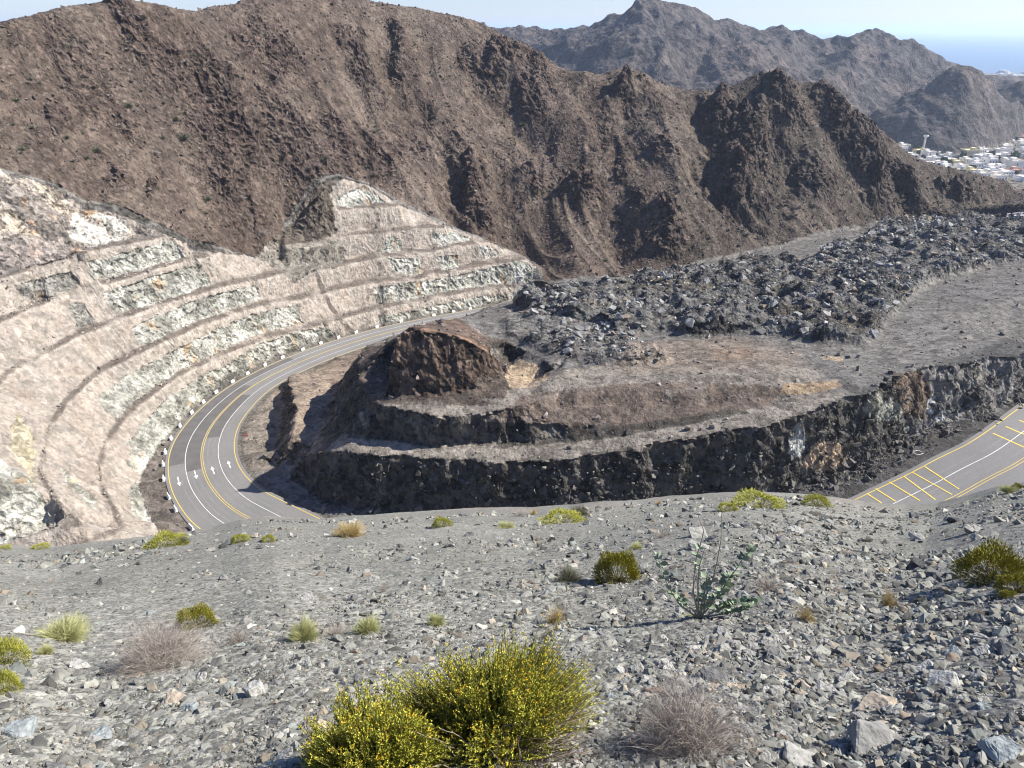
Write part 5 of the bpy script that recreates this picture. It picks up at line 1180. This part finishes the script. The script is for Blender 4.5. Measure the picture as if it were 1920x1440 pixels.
# dry scrub dotted over the brown range: one small thing each
fp = []
for i, kd in enumerate(('greygreen', 'dry')):
    V, f, _, _ = blades(260, 70+i, 1, .7, .06, lo=.05); fp.append(npmesh('scrub', V, f, M_gg if i == 0 else M_dry))
FS = [(388,375),(392,190),(345,262),(222,240),(180,285),(290,290),(305,262),(450,375),(385,402),(490,440),(330,225),(130,90),(980,235),(1160,385),(1180,380),(1240,420),(1160,415),(1330,260),(1050,450),(1000,500),(1135,490),(1400,440),(1445,385),(1525,385),(1080,300),(700,330),(610,300),(560,250),(240,200),(60,240),(30,190),(960,480),(1215,445),(920,380),(1480,300)]
_r = random.Random(8)
FS += [(_r.uniform(20, 1650), 0) for q in range(230)]
FS = [(a, b_ if b_ else _r.uniform(60+max(0, a-900)*.16, 330+max(0, a-700)*.12)) for a, b_ in FS]
for i, (a, b_) in enumerate(FS):
    p = VF.lift(a, b_, 80, 600)
    if p is None or VF.sample(np.array([p[0]]), np.array([p[1]]), VF.msk)[0] < .5: continue
    o = link('scrub', fp[i % 2], label=['grey green', 'dry brown'][i % 2]+' thorny scrub on the brown mountainside', cat='scrub', group=['grey green', 'dry brown'][i % 2]+' scrub on the mountainside'); s_ = random.uniform(1.2, 2.4)*(1 if i < 35 else .55); o.location = p; o.scale = (s_, s_, s_); o.rotation_euler = (0, 0, random.uniform(0, 6))

# ------------------------------------------------------------------ the flowering bush in front
def sprig_bush(name, cpx, cpy, wpx, hpx, n_sprig, seed, label, sx=1., sy=.8, bare=False):
    p = fg_lift(cpx, cpy); dep = p[1]*cp-p[2]*sp; R_ = wpx/2*dep/F; H_ = hpx*dep/F*1.02
    o = empty(name, tuple(p), 0, label=label, cat='bush', group=None)
    g = np.random.default_rng(seed)
    ncl = int(n_sprig/32); kc_ = g.integers(0, ncl, n_sprig); th = g.uniform(0, 2*np.pi, ncl)[kc_]+g.normal(0, .13, n_sprig); ph = np.arccos(g.uniform(-.05, 1, ncl))[kc_]+g.normal(0, .10, n_sprig); clr = g.uniform(.62, 1.08, ncl)[kc_]; lump = 1+.10*np.sin(th*3+seed)+.10*np.sin(th*5+ph*5)+.06*np.sin(th*9+ph*7)
    rad = g.uniform(.5, 1, n_sprig)**.6*lump*clr
    tip = np.stack([np.sin(ph)*np.cos(th)*R_*sx*rad, np.sin(ph)*np.sin(th)*R_*sy*rad, (np.cos(ph)*.92+.08)*H_*rad], 1)
    base_ = tip*np.array([.62, .62, .56]); up = np.array([0, 0, 1.])
    if bare:
        kp = ~((tip[:, 0] > -.05*R_) & (tip[:, 1] < .2*R_) & (tip[:, 2] < (.25+.45*np.clip(tip[:, 0]/R_, 0, 1))*H_) & (g.random(n_sprig) < .97)); tip, base_, rad = tip[kp], base_[kp], rad[kp]; n_sprig = len(tip)
    seg = 5; side = np.cross(tip-base_, g.normal(size=tip.shape)); side /= np.linalg.norm(side, axis=1)[:, None]; side2 = np.cross(tip-base_, side); side2 /= np.linalg.norm(side2, axis=1)[:, None]
    ctrl = tip*np.array([.78, .78, .68])+g.normal(0, .02, tip.shape)
    P_ = lambda t: base_*(1-t)**2+ctrl*2*t*(1-t)+tip*t*t
    Vs = []
    for q in range(seg+1):
        t = q/seg; w_ = .0022*(1-.6*t); c_ = P_(t)
        Vs += [c_+side*w_, c_-side*w_*.5+side2*w_*.87, c_-side*w_*.5-side2*w_*.87]
    V = np.stack(Vs, 1); b0 = np.arange(n_sprig)*3*(seg+1); Fs = []
    for q in range(seg):
        for e in range(3): Fs.append(np.stack([b0+3*q+e, b0+3*q+(e+1) % 3, b0+3*(q+1)+(e+1) % 3, b0+3*(q+1)+e], 1))
    link('stems', npmesh('stems', V.reshape(-1, 3), np.stack(Fs, 1).reshape(-1, 4), M_gst), o)
    # needle leaves up each sprig
    nl = 30; tl_ = g.uniform(.05, 1.0, (n_sprig, nl)); cen = np.stack([P_(tl_[:, q:q+1]) for q in range(nl)], 1); dr = (tip-ctrl); dr /= np.linalg.norm(dr, axis=1)[:, None]
    ad_ = dr[:, None, :]*.9+g.normal(0, .5, cen.shape); ad_ /= np.linalg.norm(ad_, axis=2, keepdims=True); cen = cen.reshape(-1, 3); ad_ = ad_.reshape(-1, 3)
    b_ = np.cross(ad_, g.normal(size=ad_.shape)); b_ /= np.linalg.norm(b_, axis=1)[:, None]; Ln = g.uniform(.009, .021, (len(cen), 1)); wl = .0024
    V = np.stack([cen-b_*wl*.6, cen+b_*wl*.6, cen+ad_*Ln*.6+b_*wl, cen+ad_*Ln, cen+ad_*Ln*.6-b_*wl], 1)
    link('foliage', npmesh('foliage', V.reshape(-1, 3), np.arange(len(cen)*5).reshape(-1, 5), M_gleaf), o)
    # flower heads at some tips
    sel = np.where((g.random(n_sprig) < .42*np.clip(tip[:, 2]/H_-.15, 0, 1)*.8+.03) & (rad > .68) & (tip[:, 2] > .2*H_))[0]; nf = 9
    cen = (tip[sel][:, None, :]+g.normal(0, .0042, (len(sel), nf, 3))).reshape(-1, 3); V, f = quads_at(cen, .0056, seed+3, .9, .8)
    link('flowers', npmesh('flowers', V, f, M_flow), o)
    return o, R_, H_
b1, R1, H1 = sprig_bush('flowering_bush', 930, 1392, 440, 212, 7600, 5, 'big green bush with yellow flower heads at the bottom centre', bare=True)
b2, R2, H2 = sprig_bush('flowering_bush', 700, 1458, 300, 185, 4200, 9, 'lower left flowering bush leaning against the big one, cut by the frame')
# a woody trunk and a few thick limbs that carry both
# dead woody twigs at the foot of the big bush
def tube_mesh(paths, r0, r1, mat, name):
    Vs, Fs, o_ = [], [], 0
    for pts in paths:
        pts = np.array(pts); n_ = len(pts); tg = np.gradient(pts, axis=0); tg /= np.linalg.norm(tg, axis=1)[:, None]+1e-9
        a = np.cross(tg, [0.13, .21, .97]); a /= np.linalg.norm(a, axis=1)[:, None]+1e-9; b_ = np.cross(tg, a)
        rr_ = np.linspace(r0, r1, n_)[:, None]
        ring = np.stack([pts+(a*math.cos(q)+b_*math.sin(q))*rr_ for q in np.linspace(0, 2*math.pi, 5, endpoint=False)], 1); Vs.append(ring.reshape(-1, 3))
        for i in range(n_-1):
            for e in range(5): Fs.append([o_+i*5+e, o_+i*5+(e+1) % 5, o_+(i+1)*5+(e+1) % 5, o_+(i+1)*5+e])
        o_ += n_*5
    return npmesh(name, np.concatenate(Vs), np.array(Fs), mat, smooth=True)
g = np.random.default_rng(31); paths = []
for i in range(420):
    a0 = g.uniform(-.7, 1.25) if i % 4 else g.uniform(-2.4, .0); st = np.array([R1*.15*g.normal(), -R1*.25+R1*.1*g.normal(), .03+.05*g.random()]); ln = R1*g.uniform(.5, 1.08)
    d = np.array([math.cos(a0-.75), math.sin(a0-.75), g.uniform(-.05, .62)]); pts = [st]
    for q in range(7): d = d+g.normal(0, .22, 3); d /= np.linalg.norm(d); pts.append(pts[-1]+d*ln/7)
    paths.append(pts)
M_wood = leafm('bleached_wood', (.22, .17, .135), (.42, .35, .29))
link('dead_twigs', tube_mesh(paths[:370], .0030, .0010, M_wood, 'dead_twigs'), b1)
link('branches', tube_mesh(paths[370:], .0065, .002, M_wood, 'branches'), b1)

# ------------------------------------------------------------------ the broad leaved plant
p = fg_lift(1310, 1160); dep = p[1]*cp-p[2]*sp; u = dep/F
pl = empty('milkweed_plant', tuple(p), 0, label='tall broad leaved plant with grey green oval leaves and bare stalks', cat='plant')
M_stalk = noise_mat('pale_stalk', (.26, .25, .19), (.40, .38, .29), 8, .8); M_oval = noise_mat('oval_leaf', (.17, .23, .14), (.32, .39, .26), 6, .6)
right = np.array([1, 0, 0.]); upv = np.array([0, 0, 1.]); back = np.array([0, 1., 0])
def scr(dx, dy, dz=0): return right*dx*u+upv*(-dy)*u*1.12+back*dz*u
stalks = [[(0,0),(-18,-60),(-20,-120),(-10,-175),(-25,-205)], [(0,0),(8,-50),(18,-110),(20,-160),(14,-215)], [(0,0),(-8,-50),(-14,-110),(-8,-150)], [(0,0),(-40,-30),(-62,-65),(-80,-105),(-88,-130)], [(0,0),(22,-35),(42,-80),(60,-125),(78,-150)], [(0,0),(30,-20),(60,-40),(95,-45)], [(0,0),(14,-30),(34,-55),(44,-95)], [(0,0),(-14,-20),(-30,-25),(-38,-38)], [(0,0),(40,-12),(70,-22),(90,-30)], [(0,0),(3,-60),(4,-95)]]
g = np.random.default_rng(77); lv = []
for i, sl in enumerate(stalks):
    dz = g.uniform(-14, 14); pts = [scr(a, b_, dz*k_/len(sl)) for k_, (a, b_) in enumerate(sl)]
    t_ = np.linspace(0, len(pts)-1, 14); pp = np.stack([np.interp(t_, range(len(pts)), np.array(pts)[:, q]) for q in range(3)], 1)+g.normal(0, .6*u, (14, 3)); pp[0] = 0
    link('stalk', tube_mesh([pp], 2.0*u, .7*u, M_stalk, 'stalk'), pl)
    rng_ = {0: [7, 8], 1: [], 2: [8, 9], 3: [5, 6, 8, 9, 10, 11, 12, 13], 4: range(6, 14), 5: range(4, 14), 6: range(3, 14), 7: range(8, 14), 8: range(5, 14), 9: range(3, 12)}[i]
    for q in rng_:
        for s_ in (-1, 1): lv.append((pp[q], s_, g.uniform(9, 16.5)*u, (4 if i in (4, 5, 6, 8) else 1)))
for c_, s_, L_, extra in lv:
    for e in range(1 if extra == 1 else (1 if g.random() < .35 else 2)):
        d = np.array([s_*g.uniform(.4, 1), g.normal(0, .6), g.uniform(.1, .9)]); d /= np.linalg.norm(d); nrm = np.cross(d, g.normal(size=3)); nrm /= np.linalg.norm(nrm); w_ = np.cross(nrm, d)
        V = [c_]; 
        for t_, ww in ((.25, .24), (.55, .34), (.82, .22)): V += [c_+d*L_*t_+w_*L_*ww+nrm*L_*.07, c_+d*L_*t_-nrm*L_*.03, c_+d*L_*t_-w_*L_*ww+nrm*L_*.07]
        V.append(c_+d*L_); Fc = [(0,1,2),(0,2,3),(1,4,5,2),(2,5,6,3),(4,7,8,5),(5,8,9,6),(7,10,8),(8,10,9)]
        me = bpy.data.meshes.new('leaf'); me.from_pydata([tuple(x) for x in V], [], Fc); me.materials.append(M_oval)
        for pg in me.polygons: pg.use_smooth = True
        link('leaf', me, pl)

# ------------------------------------------------------------------ small things by the road
s_, t_ = road_s(1720, 853); q = P(1720, 853, -65.9); zz = VF.sample(np.array([q[0]]), np.array([q[1]]))[0]
o = empty('marker_frame', (q[0], q[1], zz+.1), R(25), label='small white square frame lying flat on the dark verge', cat='marker')
M_wp = M_white
for a0, a1, b0, b1_ in ((-.75, .75, -.6, -.53), (-.75, .75, .53, .6), (-.75, -.68, -.53, .53), (.68, .75, -.53, .53)):
    bm = bmesh.new(); box(bm, a0, a1, b0, b1_, 0, .06); link('rail', bm_mesh('rail', bm, M_wp), o)
q = VF.lift(461, 817, 90, 300)
o = empty('fallen_sign', tuple(q), R(10), label='small dark red sign lying flat on the dirt inside the bend', cat='sign')
bm = bmesh.new(); box(bm, -.5, .5, -.25, .25, .08, .14); link('panel', bm_mesh('panel', bm, M_red), o)
bm = bmesh.new(); box(bm, -.06, .06, -.35, 1.1, .0, .08); link('post', bm_mesh('post', bm, M_dk), o)
for i, (a, b_) in enumerate(((1893,406),(1907,405),(1919,404))):
    q = VF.lift(a, b_, 100, 500)
    if q is None: continue
    o = empty('road_barrier', tuple(q), R(10), label=['left', 'middle', 'right'][i]+' red and white barrier of the three by the rubble field edge', cat='barrier', group='red and white barriers by the rubble')
    bm = barrier_mesh(3.4, 1.3); link('block', bm_mesh('block', bm, M_con), o)
    bm = bmesh.new(); box(bm, -.6, .6, -.16, -.115, .5, 1.15); link('stripe', bm_mesh('stripe', bm, M_red), o)

# ================================================================== AIR
HZ = True
if HZ:
    bm = bmesh.new(); bmesh.ops.create_cube(bm, size=1, matrix=Matrix.Translation((0, 29000, -30)) @ Matrix.Diagonal((126000, 62200, 266, 1)))
    hzm = bpy.data.materials.new('haze_air'); hzm.use_nodes = True; n = hzm.node_tree.nodes; n.remove(n['Principled BSDF'])
    pv = n.new('ShaderNodeVolumePrincipled'); pv.inputs['Color'].default_value = (.68, .82, 1.0, 1); pv.inputs['Density'].default_value = .00008; pv.inputs['Anisotropy'].default_value = .3
    hzm.node_tree.links.new(pv.outputs[0], n['Material Output'].inputs['Volume'])
    ho = link('haze', bm_mesh('haze', bm, hzm), kind='stuff')
